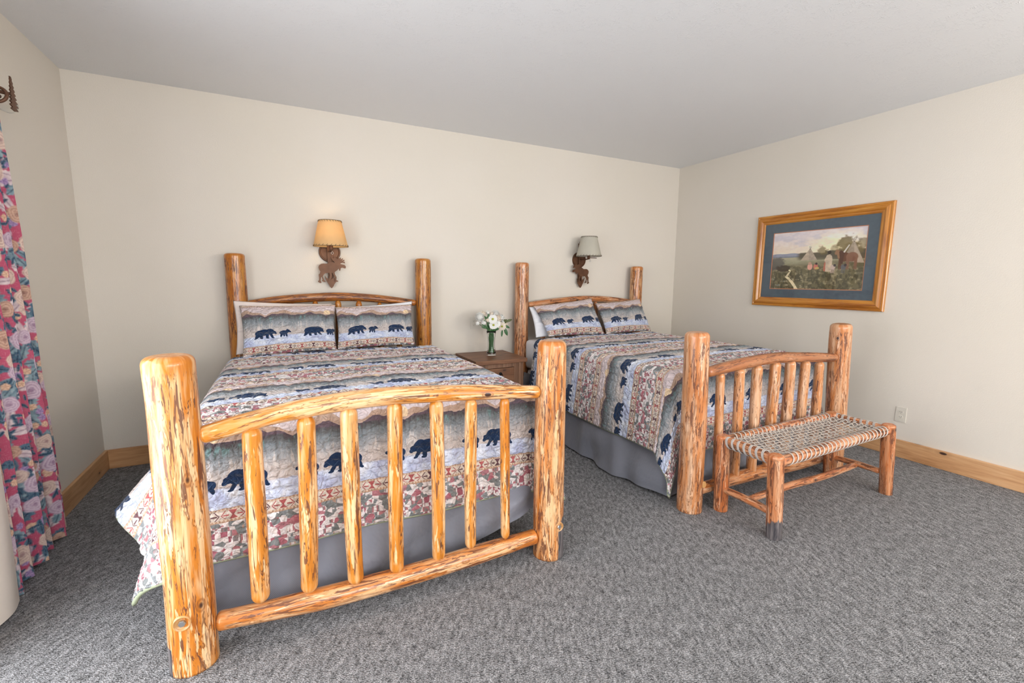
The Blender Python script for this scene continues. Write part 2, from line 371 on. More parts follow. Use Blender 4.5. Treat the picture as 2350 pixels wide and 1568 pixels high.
# ------------------------------------------------------------------ room shell
def struct(name,mb,m,smooth=False,parent=None):
    o=mb.out(name,m,parent,smooth)
    if not parent: o['kind']='structure'
    return o
T=.12
struct('floor',MB().box(L-T,R+T,FR-T,D+T,-T,0),M['carpet'])
struct('ceiling',MB().box(L-T,R+T,FR-T,D+T,HC,HC+T),M['ceiling'])
struct('wall_back',MB().box(L-T,R+T,D,D+T,0,HC),M['wall'])
struct('wall_right',MB().box(R,R+T,FR,D,0,HC),M['wall'])
WY0,WY1,WZ0,WZ1=.1,2.45,.12,2.12     # window opening, left wall
struct('wall_left',MB().box(L-T,L,FR,WY0,0,HC).box(L-T,L,WY1,D,0,HC).box(L-T,L,WY0,WY1,0,WZ0).box(L-T,L,WY0,WY1,WZ1,HC),M['wall'])
FX0,FX1,FZ0,FZ1=-.4,3.2,.6,2.2
struct('wall_front',MB().box(L-T,FX0,FR-T,FR,0,HC).box(FX1,R+T,FR-T,FR,0,HC).box(FX0,FX1,FR-T,FR,0,FZ0).box(FX0,FX1,FR-T,FR,FZ1,HC),M['wall'])
BH=.1417; BT=.02
struct('baseboard_back',MB().box(L+BT,R-BT,D-BT,D,0,BH,.003),M['base'])
struct('baseboard_left',MB().box(L,L+BT,WY1+.02,D,0,BH,.003),M['basey'])
struct('baseboard_right',MB().box(R-BT,R,FR,D,0,BH,.003),M['basey'])
w1=struct('window_1',MB().box(L-.10,L-.05,WY0,WY0+.05,WZ0,WZ1).box(L-.10,L-.05,WY1-.05,WY1,WZ0,WZ1).box(L-.10,L-.05,WY0+.05,WY1-.05,WZ0,WZ0+.05).box(L-.10,L-.05,WY0+.05,WY1-.05,WZ1-.05,WZ1).box(L-.10,L-.05,1.25,1.30,WZ0+.05,WZ1-.05),M['white'])
w2=struct('window_2',MB().box(FX0,FX0+.05,FR-.10,FR-.05,FZ0,FZ1).box(FX1-.05,FX1,FR-.10,FR-.05,FZ0,FZ1).box(FX0+.05,FX1-.05,FR-.10,FR-.05,FZ0,FZ0+.05).box(FX0+.05,FX1-.05,FR-.10,FR-.05,FZ1-.05,FZ1),M['white'])
# ------------------------------------------------------------------ logs
class Log:
    """one log: swept bumpy round with sanded ends"""
    def __init__(s,pts,rad,seed,end0='flat',end1='flat',el=.03,n=40,rough=.035,ds=.015,dark=None,crack=None,sand=None):
        g=np.random.default_rng(seed); P=[Vector(p) for p in pts]
        # dense Catmull-like resample
        seg=[(P[i+1]-P[i]).length for i in range(len(P)-1)]; tot=sum(seg); cum=[0]
        for q in seg: cum.append(cum[-1]+q)
        m=max(8,int(tot/ds)); us=list(np.linspace(0,tot,m+1))
        ends=[0,.15,.35,.6,.8,.92]   # extra rings at ends
        ex=[]
        for e_,sgn,o0 in ((end0,1,0),(end1,-1,tot)):
            if e_!='flat': ex+= [o0+sgn*el*k for k in (.02,.06,.12,.2,.32,.46,.62,.8,1.0)]
        us=sorted(set([round(u,5) for u in us+ex if 0<=u<=tot]))
        def at(u):
            i=min(len(seg)-1,max(0,int(np.searchsorted(cum,u,side='right')-1))); t=(u-cum[i])/seg[i]
            p0=P[max(i-1,0)];p1=P[i];p2=P[i+1];p3=P[min(i+2,len(P)-1)]
            if len(P)==2: return p1.lerp(p2,t)
            return .5*((2*p1)+(p2-p0)*t+(2*p0-5*p1+4*p2-p3)*t*t+(3*p1-p0-3*p2+p3)*t**3)
        rr=rad if callable(rad) else (lambda u: float(np.interp(u/tot,np.linspace(0,1,len(rad)),rad)) if hasattr(rad,'__len__') else rad)
        ks=[(g.integers(1,5),g.uniform(2,14),g.uniform(0,6.28),g.uniform(.3,1)) for _ in range(9)]
        s.v=[];s.f=[];s.lc=[];s.msk=[];s.dk=[]; off=g.uniform(-20,20,3)
        prev=None
        for u in us:
            p=at(u); t=(at(min(u+.004,tot))-at(max(u-.004,0))).normalized()
            if prev is None:
                a=Vector((1,0,0)) if abs(t.x)<.7 else Vector((0,0,1)); x=(a-t*a.dot(t)).normalized()
            else: x=(prev-t*prev.dot(t)).normalized()
            prev=x; y=t.cross(x); r0=rr(u)
            f=1.0; sd=1.0
            for e_,du in ((end0,u),(end1,tot-u)):
                if e_=='dome':    # flat top with rounded shoulder
                    k=min(1,max(0,du)/el); f=min(f,.60+.40*math.sqrt(max(0,1-(1-k)**2))); 
                elif e_=='cone':
                    k=min(1,max(0,du)/el); f=min(f,.30+.70*max(0,math.sin(k*PI/2))**.8)
                if e_!='flat':
                    q=el*1.5 if sand is None else sand; sd=min(sd,max(0,min(1,(du-q)/.02)))
            th=np.arange(n)*2*PI/n; bump=sum(a*np.sin(k*th+w*u+ph) for k,w,ph,a in ks)/4.5
            r=r0*f*(1+rough*bump*(.35+.65*sd))
            if crack:
                for (c0,u0,u1,dep,wd) in crack:
                    if u0<u<u1:
                        dth=np.abs((th-c0+PI)%(2*PI)-PI)*r0; r=r-dep*np.exp(-(dth/wd)**2)*min(1,(u-u0)/.03,(u1-u)/.03)
            for k in range(n):
                s.v.append(p+(x*math.cos(th[k])+y*math.sin(th[k]))*float(r[k]))
                s.lc.append((r0*math.cos(th[k])+off[0],r0*math.sin(th[k])+off[1],u+off[2])); s.msk.append(sd)
                s.dk.append(dark(th[k],u) if dark else 0.0)
        m=len(us)
        for i in range(m-1):
            for k in range(n): s.f.append((i*n+k,i*n+(k+1)%n,(i+1)*n+(k+1)%n,(i+1)*n+k))
        for base,u in ((0,us[0]),((m-1)*n,us[-1])):
            c=len(s.v); s.v.append(at(u)); s.lc.append((off[0],off[1],u+off[2])); s.msk.append(0); s.dk.append(0)
            for k in range(n):
                s.f.append((base+(k+1)%n,base+k,c) if base==0 else (base+k,base+(k+1)%n,c))
    def out(s,name,mat,parent,label=None):
        o=obj(name,s.v,s.f,mat,parent,True,label); me=o.data
        a=me.attributes.new('lc','FLOAT_VECTOR','POINT'); a.data.foreach_set('vector',np.array(s.lc,dtype=np.float32).ravel())
        a=me.attributes.new('msk','FLOAT','POINT'); a.data.foreach_set('value',np.array(s.msk,dtype=np.float32))
        a=me.attributes.new('dark','FLOAT','POINT'); a.data.foreach_set('value',np.array(s.dk,dtype=np.float32))
        return o
def bolt(c,r,parent,plug=False):
    """counterbored hex bolt on the camera side of a post"""
    x,y,z=c
    if plug:
        MB().lathe([(0,-.004),(r*.8,-.004),(r,0),(r,.02),(0,.02)],(x,y,z),20,'y').out('wood_plug',M['sand'],parent,True,'round sanded wood plug',40); return
    ring=MB().lathe([(r*1.12,.012),(r*1.1,-.002),(r,-.003),(r*.95,.004),(r*.6,.006),(0,.006)],(x,y,z),24,'y').out('bolt_hole',M['sand'],parent,True,'pale counterbored bolt hole')
    MB().lathe([(0,-.004),(r*.42,-.004),(r*.5,-.001),(r*.5,.008)],(x,y,z),6,'y').out('bolt',M['steel'],parent,False,'grey metal bolt head')
def bed(label,cx,posts,heads,rail,brail,rads,spx,hrail,hsp,mats,seeds,extra):
    mp,mr,ms,mh,mhr=mats
    b=empty('log_bed',(cx,2.95,0),label,'bed')
    for i,(pt,hd) in enumerate(zip(posts,rads)):
        (x0,x1,y,top)=pt
        o=Log([(x0,y,0),((x0+x1)/2+.004*(-1)**i,y,top*.5),(x1,y,top)],hd,seeds+i,'flat','dome',.05,48,.03,dark=extra.get(('dark',i)),crack=extra.get(('crack',i))).out('post',extra.get(('mat',i),mp),b)
        if ('bolt',i) in extra: bolt(*extra[('bolt',i)][:2],o,extra[('bolt',i)][2])
    for i,(x,top) in enumerate(heads):
        Log([(x-.004,4.047,0),(x,4.047,top*.5),(x+.004,4.047,top)],[.074,.071,.069],seeds+10+i,'flat','dome',.04,40,.03).out('post',mh[i],b)
    Log(rail,[.031,.037,.037,.036,.030],seeds+20,'cone','cone',.035,32,.04).out('top_rail',mr,b)
    Log(brail,[.034,.043,.044,.043,.036],seeds+21,'cone','cone',.03,32,.05,dark=extra.get('brdark')).out('bottom_rail',ms,b)
    for i,(xt,zt,xb,zb,r) in enumerate(spx):
        Log([(xb,1.838,zb-.02),((xt+xb)/2+.003*math.sin(i*2.1),1.838,(zt+zb)/2),(xt,1.838,zt+.02)],[r*.96,r*1.03,r],seeds+30+i,'cone','cone',.05,28,.060,crack=extra.get(('scrack',i))).out('spindle',extra.get('spm',mp),b)
    Log(hrail,[.028,.035,.036,.034,.028],seeds+50,'cone','cone',.035,28,.04).out('top_rail',mhr,b,'curved headboard rail')
    for i,(x,zt) in enumerate(hsp):
        Log([(x,4.047,.70),(x,4.047,zt)],.026,seeds+60+i,'cone','cone',.045,20,.04).out('spindle',mhr if mats[3] is None else mh[0],b)
    hx0,hx1=heads[0][0],heads[1][0]
    Log([(hx0+.05,4.047,.72),((hx0+hx1)/2,4.047,.72),(hx1-.05,4.047,.72)],.036,seeds+70,'cone','cone',.03,20,.04).out('bottom_rail',mp,b)
    for sx,(px,hxx) in enumerate(((posts[0][0],heads[0][0]),(posts[1][0],heads[1][0]))):
        Log([((px+(.10 if sx==0 else -.10)),2.09,.19),((px+hxx)/2+(.10 if sx==0 else -.10),2.95,.19),(hxx+(.10 if sx==0 else -.10),3.99,.19)],.042,seeds+80+sx,'flat','flat',.03,20,.04).out('side_rail',mp,b)
    return b
def dk1(th,u):   # left foot post: small bark patch near the floor, camera-left
    return 1.0 if (abs((th-math.radians(196)+PI)%(2*PI)-PI)<.42 and u<.14) else 0.0
def dk2(th,u):   # right foot post: bark on the right-front face near the floor
    a=abs((th-math.radians(-38)+PI)%(2*PI)-PI); return max(0,min(1,1.35-a*1.1))*max(0,min(1,(.33-u)*7))
sp1=[(-.124,.838,-.135,.185,.033),(.056,.855,.034,.17,.033),(.211,.872,.211,.15,.033),(.391,.872,.380,.148,.031),(.569,.860,.569,.150,.030),(.73,.848,.724,.165,.027),(.897,.832,.905,.165,.023)]
bed1=bed('log bed nearest the camera with golden knotty posts, left of the nightstand',.4,
 [(-.356,-.350,1.842,1.135),(1.150,1.152,1.838,1.105)],[(-.308,1.578),(1.146,1.578)],
 [(-.285,1.838,.846),(-.02,1.838,.895),(.30,1.838,.916),(.67,1.838,.896),(1.085,1.838,.856)],
 [(-.285,1.838,.135),(.0,1.838,.112),(.268,1.838,.100),(.7,1.838,.102),(1.08,1.838,.112)],
 [[.0765,.0755,.0745,.0745,.075],[.0775,.0775,.0755,.073,.0685]],sp1,
 [(-.240,4.047,1.190),(-.02,4.047,1.222),(.38,4.047,1.243),(.72,4.047,1.224),(1.08,4.047,1.180)],
 [(-.09,1.17),(.073,1.195),(.241,1.213),(.417,1.22),(.584,1.213),(.757,1.19),(.92,1.17)],
 (M['log1'],M['log1s'],M['log1b'],[M['log1h'],M['log1h']],M['rail1h']),100,
 {('bolt',0):((-.368,1.762,.213),.024,False),('bolt',1):((1.165,1.760,.178),.021,False),('dark',0):dk1,('dark',1):dk2,('mat',1):M['log1b'],
  ('scrack',4):[(math.radians(-75),0,.17,.02,.003)],'spm':M['log1s']})
sp2=[(2.367,.822,2.398,.135,.026),(2.543,.835,2.566,.13,.030),(2.714,.842,2.735,.13,.032),(2.898,.85,2.903,.135,.034),(3.061,.847,3.07,.13,.033),(3.234,.832,3.24,.13,.031),(3.404,.812,3.42,.13,.030)]
bed2=bed('farther log bed with salmon-brown posts in the right corner, right of the nightstand',2.92,
 [(2.168,2.145,1.84,1.100),(3.718,3.632,1.84,1.092)],[(2.162,1.567),(3.660,1.557)],
 [(2.235,1.838,.850),(2.504,1.838,.876),(2.865,1.838,.892),(3.19,1.838,.875),(3.575,1.83,.846)],
 [(2.240,1.838,.114),(2.589,1.838,.116),(2.875,1.838,.112),(3.3,1.838,.09),(3.64,1.838,.085)],
 [[.0735,.073,.0725,.071,.0695],[.066,.068,.070,.070,.069]],sp2,
 [(2.232,4.047,1.140),(2.60,4.047,1.175),(2.98,4.047,1.193),(3.3,4.047,1.18),(3.59,4.047,1.150)],
 [(2.42,1.14),(2.60,1.155),(2.78,1.165),(2.93,1.17),(3.09,1.165),(3.25,1.155),(3.42,1.14)],
 (M['log2'],M['rail2'],M['log2'],[M['log2'],M['log1b']],M['log2']),300,
 {'spm':M['log2s'],('bolt',0):((2.205,1.775,.175),.022,True),('crack',0):[(math.radians(-82),.86,1.09,.016,.0025)]})
# ------------------------------------------------------------------ mattress, box spring, quilts
YF=2.0; HW=.775; ZT=.80
def cushionbox(name,x0,x1,y0,y1,z0,z1,m,parent,label=None,b=.04):
    return MB().box(x0,x1,y0,y1,z0,z1,b).out(name,m,parent,True,label,50)
def smooth_tab(x,xs,ys):
    i=np.clip(np.searchsorted(xs,x)-1,0,len(xs)-2); t=np.clip((x-np.array(xs)[i])/(np.array(xs)[i+1]-np.array(xs)[i]),0,1); t=t*t*(3-2*t)
    return np.array(ys)[i]*(1-t)+np.array(ys)[i+1]*t
def tri(a): return np.abs(a-np.floor(a)-.5)*2
NW=[(rng.uniform(-1,1)*k,rng.uniform(-1,1)*k,rng.uniform(0,6.28)) for k in (30,34,40,46,52,60,66,72,80,95,110,120)]
def wob(s,w): return sum(np.sin(a*s+b*w+c) for a,b,c in NW)/len(NW)
def gridfaces(nu,nv):
    i,j=np.meshgrid(np.arange(nu-1),np.arange(nv-1),indexing='ij'); a=(i*nv+j).ravel()
    return np.stack([a,a+nv,a+nv+1,a+1],1)
def gridobj(name,P,mat,parent=None,uv=None,paint=None,label=None,flip=False):
    nu,nv=P.shape[:2]; F=gridfaces(nu,nv)
    if flip: F=F[:,::-1]
    me=bpy.data.meshes.new(name); nf=len(F)
    me.vertices.add(nu*nv); me.vertices.foreach_set('co',P.reshape(-1,3).astype(np.float32).ravel())
    me.loops.add(nf*4); me.loops.foreach_set('vertex_index',F.ravel().astype(np.int32))
    me.polygons.add(nf); me.polygons.foreach_set('loop_start',np.arange(nf,dtype=np.int32)*4)
    me.update(calc_edges=True); me.validate()
    me.polygons.foreach_set('use_smooth',[True]*nf)
    if uv is not None:
        l=me.uv_layers.new(name='UVMap'); l.data.foreach_set('uv',uv.reshape(-1,2)[F.ravel()].astype(np.float32).ravel())
    if paint is not None:
        a=me.color_attributes.new('paint','FLOAT_COLOR','POINT'); c=np.ones((nu*nv,4),np.float32); c[:,:3]=paint.reshape(-1,3); a.data.foreach_set('color',c.ravel())
    me.materials.append(mat); o=bpy.data.objects.new(name,me); COL.objects.link(o)
    if parent: o.parent=parent; o.matrix_parent_inverse=Matrix.Translation(-abs_loc(parent))
    if label: o['label']=label
    return o
def quilt(cx,cfg,label,w0,s0):
    r0=.06; ovL,ovR,ovF=cfg['ov']; yh=cfg['yh']; step=.0070
    s=np.arange(-(HW+ovL),HW+ovR+.001,step); t=np.arange(-(yh-YF),ovF+.001,step)
    S,Tt=np.meshgrid(s,t,indexing='ij')
    def pos(S,Tt,puff=True):
        ch=HW-r0; ox=np.maximum(np.abs(S)-ch,0); oy=np.maximum(Tt+r0,0); rho=np.hypot(ox,oy); phi=np.degrees(np.arctan2(oy,ox+1e-9)); phi=np.where(rho<1e-6,45,phi)
        sg=np.sign(S); yy=YF-np.minimum(Tt,0)
        alL=smooth_tab(yy,*cfg['aL']); alR=smooth_tab(yy,*cfg['aR']); al=np.where(sg<0,alL,alR)
        aF=smooth_tab(S,*cfg['aF'])
        isC=(ox>0)&(oy>0)
        cL=smooth_tab(phi,*cfg['cL']); cR=smooth_tab(phi,*cfg['cR'])
        alpha=np.where(isC,np.where(sg<0,cL,cR),np.where(oy>0,aF,al))
        azL=smooth_tab(phi,*cfg['zL']); azR=smooth_tab(phi,*cfg['zR'])     # degrees turned from the side normal towards the foot
        az=np.where(isC,np.where(sg<0,azL,azR),np.where(oy>0,90,0)); az=np.radians(az)
        rho=rho*np.where(isC,1-cfg.get('rd',.10)*np.sin(np.radians(2*phi))**2,1); arc=r0*PI/2; a=np.radians(alpha)*np.clip((rho-arc)/.12,0,1)
        h=np.where(rho<arc,r0*np.sin(np.minimum(rho,arc)/r0),r0+(rho-arc)*np.sin(a))
        dr=np.where(rho<arc,r0*(1-np.cos(np.minimum(rho,arc)/r0)),r0+(rho-arc)*np.cos(a))
        X=np.clip(S,-ch,ch)+sg*h*np.cos(az)*(ox>0); Y=np.maximum(yy,YF+r0)*1.0
        Y=np.where(Tt>-r0,YF+r0,YF-Tt); Y=Y-h*np.sin(az)*(oy>0)
        crown=.012*(1-(np.clip(S/HW,-1,1))**2)
        Z=ZT+.014+crown-dr
        if puff:
            wv=Tt; f=tri((wv+tri(S/.05)*.010)/.040); f2=tri((S+.01*np.sin(wv*40))/.052); p=.011*(1-(1-f)**2.5)*(.45+.55*np.sqrt(f2))+.004*wob(S,wv)
            top=np.clip(1-rho/.06,0,1); k=1-top; p=p*(.5+.5*top)
            X=X+p*k*sg*np.cos(az)*(ox>0); Y=Y-p*k*np.sin(az)*(oy>0); Z=Z+p*top
            Z=Z+.004*np.sin(S*9+cx)*np.sin(Tt*7)*top
        Z=np.maximum(Z,.012)
        return np.stack([X+cx,Y,Z],-1)
    P=pos(S,Tt)
    UV=np.stack([S+s0,Tt+w0],-1)
    o=gridobj('quilt',P,M['quilt'],None,UV,flip=False)
    tag(o,label,'quilt')
    sol=o.modifiers.new('s','SOLIDIFY'); sol.thickness=.008; sol.offset=-1
    # binding round the hem
    def edge(ss,tt): return [Vector(p) for p in pos(np.array(ss),np.array(tt),False)]
    e=[]
    S0,S1,T0,T1=s[0],s[-1],t[0],t[-1]
    n=160
    e+=edge([S0]*n,list(np.linspace(T0,T1,n))); e+=edge(list(np.linspace(S0,S1,n)),[T1]*n)[1:]; e+=edge([S1]*n,list(np.linspace(T1,T0,n)))[1:]
    pts=[p for i,p in enumerate(e) if i==0 or (p-e[i-1]).length>.004]
    MB().tube(pts,.0095,6).out('binding',M['binding'],o,True,'sage green bound edge')
    return o
q1=quilt(.4,{'ov':(.53,.50,.50),'yh':3.74,
 'aL':([1.9,2.06,2.2,2.45,2.75,3.2,3.8],[12,8,22,40,28,10,6]),'aR':([1.9,2.1,2.5,3.0,3.8],[6,8,10,8,6]),
 'aF':([-.78,-.4,-.1,.2,.5,.8],[2,4,2,5,2,4]),
 'cL':([0,18,42,70,90],[12,6,18,8,2]),'zL':([0,20,42,70,90],[0,-2,-2,45,90]),
 'cR':([0,20,42,70,90],[6,6,18,8,4]),'zR':([0,20,42,70,90],[0,2,10,50,90])},
 'bear-print quilt spread over the nearest log bed',.0-.188,.045)
q2=quilt(2.92,{'ov':(.49,.50,.50),'yh':3.74,
 'aL':([1.9,2.06,2.3,2.6,3.0,3.4,3.8],[8,6,5,8,7,9,7]),'aR':([1.9,2.1,2.5,3.0,3.8],[6,8,10,8,6]),
 'aF':([-.78,-.4,-.1,.2,.5,.8],[2,4,2,4,2,4]),
 'rd':-.03,'cL':([0,16,40,70,90],[8,7,9,5,2]),'zL':([0,16,40,70,90],[0,8,46,66,90]),
 'cR':([0,20,42,70,90],[6,6,18,8,4]),'zR':([0,20,42,70,90],[0,2,10,50,90])},
 'bear-print quilt spread over the farther log bed in the corner',.0-.185,.225)
def underbed(cx,lm,lb,ls,hemtab,flare):
    m=cushionbox('mattress',cx-HW+.012,cx+HW-.012,YF+.012,3.965,.505,ZT,M['sheet'],None); tag(m,lm,'mattress')
    b=cushionbox('box_spring',cx-HW+.03,cx+HW-.03,YF+.03,3.96,.24,.503,M['sheet'],None); tag(b,lb,'box spring')
    # skirt: three hanging sides as one cloth
    path=[]; 
    xl,xr,yf=cx-HW+.004,cx+HW-.004,YF+.006
    n1,n2=140,120
    for k in range(n1): path.append((xl,3.95-(3.95-yf)*k/n1,-1,0))
    for k in range(n2): path.append((xl+(xr-xl)*k/n2,yf,0,-1))
    for k in range(n1+1): path.append((xr,yf+(3.95-yf)*k/n1,1,0))
    nv=22; P=np.zeros((len(path),nv,3)); U=np.zeros((len(path),nv,2)); d=0; last=None
    for i,(x,y,nx,ny) in enumerate(path):
        if last: d+=math.hypot(x-last[0],y-last[1])
        last=(x,y); front=ny!=0
        s_=(x-cx)/HW
        zb=float(np.interp(s_,*hemtab)) if front else .014+(hemtab[1][-1] if nx>0 else hemtab[1][0])*math.exp(-(y-yf)/.25)
        for j in range(nv):
            v=j/(nv-1); z=.47+(zb-.47)*v
            fold=(.010*math.sin(d*17+v*2)+.016*math.sin(d*7.3+1.3+v)+.006*math.sin(d*31+.5-v*3))*v
            diag=(.09 if front else .045)*math.sin(d*9+v*5.0)*v*(1-v)*2+.03*math.sin(d*4-v*6)*v*(1-v)*2
            sharp=.022*v*max(0,math.sin(d*5.1+.6))**6+.016*v*max(0,math.sin(d*8.3+2.2-v))**8; off=(flare(x,y,front)*v**1.2+fold+diag+sharp)*(min(1,v*1.5)**2 if front else 1)+.002
            P[i,j]=(x+nx*off,y+ny*max(off,.002) if front else y,z); U[i,j]=(d,z)
    o=gridobj('bed_skirt',P,M['skirt'],None,U); tag(o,ls,'bed skirt')
underbed(.4,'white mattress under the quilt on the nearest log bed','white box spring under the mattress of the nearest log bed','grey bed skirt hanging under the nearest log bed',([-1,-.8,-.4,0,.3,.55,1],[.06,.045,.02,.014,.03,.10,.23]),lambda x,y,f:.05)
underbed(2.92,'white mattress under the quilt on the farther log bed','white box spring under the mattress of the farther log bed','dark grey bed skirt hanging under the farther log bed',([-1,0,1],[.015,.014,.015]),lambda x,y,f:.03 if f else .075*math.exp(-((y-2.75)/.6)**2)+.02)
# ------------------------------------------------------------------ pillows
def pillow(name,TL,TR,BR,BL,th,mat,label,group=None,w0=.18,h=.46,wid=.70,seed=0,flange=.0,s0=0):
    g=np.random.default_rng(seed); n=72; m=54
    u,v=np.meshgrid(np.linspace(0,1,n),np.linspace(0,1,m),indexing='ij')
    TL,TR,BR,BL=[np.array(a,float) for a in (TL,TR,BR,BL)]
    nrm=np.cross(TR-BL,TL-BR); nrm=-nrm/np.linalg.norm(nrm)
    if nrm[1]>0: nrm=-nrm
    cu,cv=2*u-1,2*v-1
    # concave sides, pointed corners
    uu=.5+.5*cu*(1-.045*(1-cv**2)); vv=.5+.5*cv*(1-.05*(1-cu**2))
    base=((1-uu)*vv)[...,None]*TL+(uu*vv)[...,None]*TR+(uu*(1-vv))[...,None]*BR+((1-uu)*(1-vv))[...,None]*BL
    prof=np.clip((1-np.abs(cu)**3.0)*(1-np.abs(cv)**2.6),0,1)**.55
    ks=[(g.uniform(-1,1)*k,g.uniform(-1,1)*k,g.uniform(0,6.28)) for k in (5,8,12,17,25,33)]
    wr=sum(np.sin(a*u*2+b*v*2+c)/(1+.06*abs(a)) for a,b,c in ks)*.006
    ed=np.clip(1-np.maximum(np.abs(cu),np.abs(cv)),0,1); rad=.006*np.sin(np.arctan2(cv,cu)*34+g.uniform(0,6))*np.exp(-((ed-.1)/.1)**2)
    puck=.0025*wob(u*wid,v*h) if mat is M['quilt'] else 0
    off=(th*prof+(wr+rad+puck)*np.clip(prof,0,1))
    F=base+nrm*off[...,None]; B=base-nrm*(th*(.35 if mat is M['quilt'] else .8)*prof)[...,None]
    # sag a little at the bottom
    F[...,2]-=.012*(1-v)*prof; 
    UV=np.stack([s0-u*wid,w0-v*h],-1)
    nv=n*m; P=np.concatenate([F.reshape(-1,3),B.reshape(-1,3)]); Fc=gridfaces(n,m); faces=np.concatenate([Fc,Fc[:,::-1]+nv]).tolist()
    # stitch rims
    rim=[i*m for i in range(n)]+[(n-1)*m+j for j in range(1,m)]+[i*m+m-1 for i in range(n-2,-1,-1)]+[j for j in range(m-2,0,-1)]
    for a,b in zip(rim,rim[1:]+rim[:1]): faces.append([a,b,b+nv,a+nv])
    o=obj(name,P,faces,mat,None,True)
    l=o.data.uv_layers.new(name='UVMap'); uvf=np.concatenate([UV.reshape(-1,2)]*2); vi=np.zeros(len(o.data.loops),np.int32); o.data.loops.foreach_get('vertex_index',vi); l.data.foreach_set('uv',uvf[vi].astype(np.float32).ravel())
    bm=bmesh.new(); bm.from_mesh(o.data); bmesh.ops.remove_doubles(bm,verts=bm.verts[:],dist=.0004); bmesh.ops.recalc_face_normals(bm,faces=bm.faces[:]); bm.to_mesh(o.data); bm.free()
    return tag(o,label,'pillow',group)
gq='bear-print pillow shams on the two beds'
pillow('pillow',(-.288,3.925,1.188),(.386,3.925,1.186),(.365,3.765,.838),(-.276,3.715,.822),.070,M['quilt'],'left bear-print pillow on the nearest bed, against the arched headboard',gq,seed=1,s0=.735)
pillow('pillow',(.378,3.925,1.165),(1.008,3.925,1.176),(.995,3.785,.838),(.368,3.765,.838),.070,M['quilt'],'right bear-print pillow on the nearest bed, beside the right headboard post',gq,seed=2,s0=.735)
pillow('pillow',(2.226,3.925,1.136),(2.940,3.925,1.205),(2.985,3.735,.838),(2.30,3.735,.845),.070,M['quilt'],'left bear-print pillow on the farther bed, slumped over a white pillow',gq,seed=3,s0=.73)
pillow('pillow',(2.992,3.925,1.150),(3.612,3.925,1.192),(3.66,3.77,.838),(3.005,3.735,.838),.070,M['quilt'],'right bear-print pillow on the farther bed, nearest the room corner',gq,seed=4,s0=.73)
gw='plain pillows behind the shams'
pillow('pillow',(-.330,3.975,1.225),(.36,3.975,1.19),(.37,3.90,.835),(-.325,3.84,.832),.035,M['beigep'],'plain blush-white pillow showing behind the leftmost bear-print pillow',gw,seed=5)
pillow('pillow',(.40,3.975,1.16),(1.025,3.975,1.200),(1.02,3.90,.835),(.39,3.90,.835),.035,M['sheet'],'plain white pillow showing behind the right pillow of the nearest bed',gw,seed=6)
pillow('pillow',(2.205,3.965,1.125),(2.90,3.97,1.15),(2.92,3.87,.835),(2.205,3.82,.832),.045,M['sheet'],'plain white pillow propped at the nightstand side of the farther bed',gw,seed=8)
# ------------------------------------------------------------------ nightstand
ns=empty('nightstand',(1.735,3.86,0),'rustic brown wooden nightstand with iron ring pull, between the two beds','nightstand')
MB().box(1.478,1.992,3.600,4.125,.643,.681,.004).out('top',M['night'],ns)
bd=MB()
for x0,x1 in ((1.498,1.548),(1.915,1.963)):
    for y0,y1 in ((3.625,3.675),(4.06,4.11)): MB().box(x0,x1,y0,y1,0,.643,.003).out('leg',M['nightz'],ns)
bd.box(1.548,1.583,3.632,3.66,.10,.643).box(1.871,1.915,3.632,3.66,.10,.643).box(1.583,1.871,3.634,3.66,.602,.643).box(1.583,1.871,3.634,3.66,.40,.425).box(1.583,1.871,3.634,3.66,.10,.14)
bd.box(1.505,1.52,3.675,4.06,.10,.643).box(1.945,1.958,3.675,4.06,.10,.643).box(1.548,1.915,4.09,4.10,.10,.643).box(1.52,1.945,3.66,4.09,.10,.115)
bd.out('body',M['nightz'],ns)
dw=MB().box(1.586,1.868,3.626,3.655,.428,.598,.003).out('drawer',M['night'],ns)
def ring_pull(z,p):
    MB().lathe([(0,-.008),(.012,-.007),(.015,0)],(1.728,3.624,z),16,'y').tube([(1.728+.017*math.cos(a),3.613,z-.016+.021*math.sin(a)) for a in np.linspace(0,2*PI,25)],.0028,6,False).out('ring_pull',M['iron'],p,True,'black iron ring pull')
ring_pull(.548,dw)
dr=MB().box(1.586,1.868,3.628,3.652,.143,.397,.003).out('door',M['night'],ns); ring_pull(.30,dr)
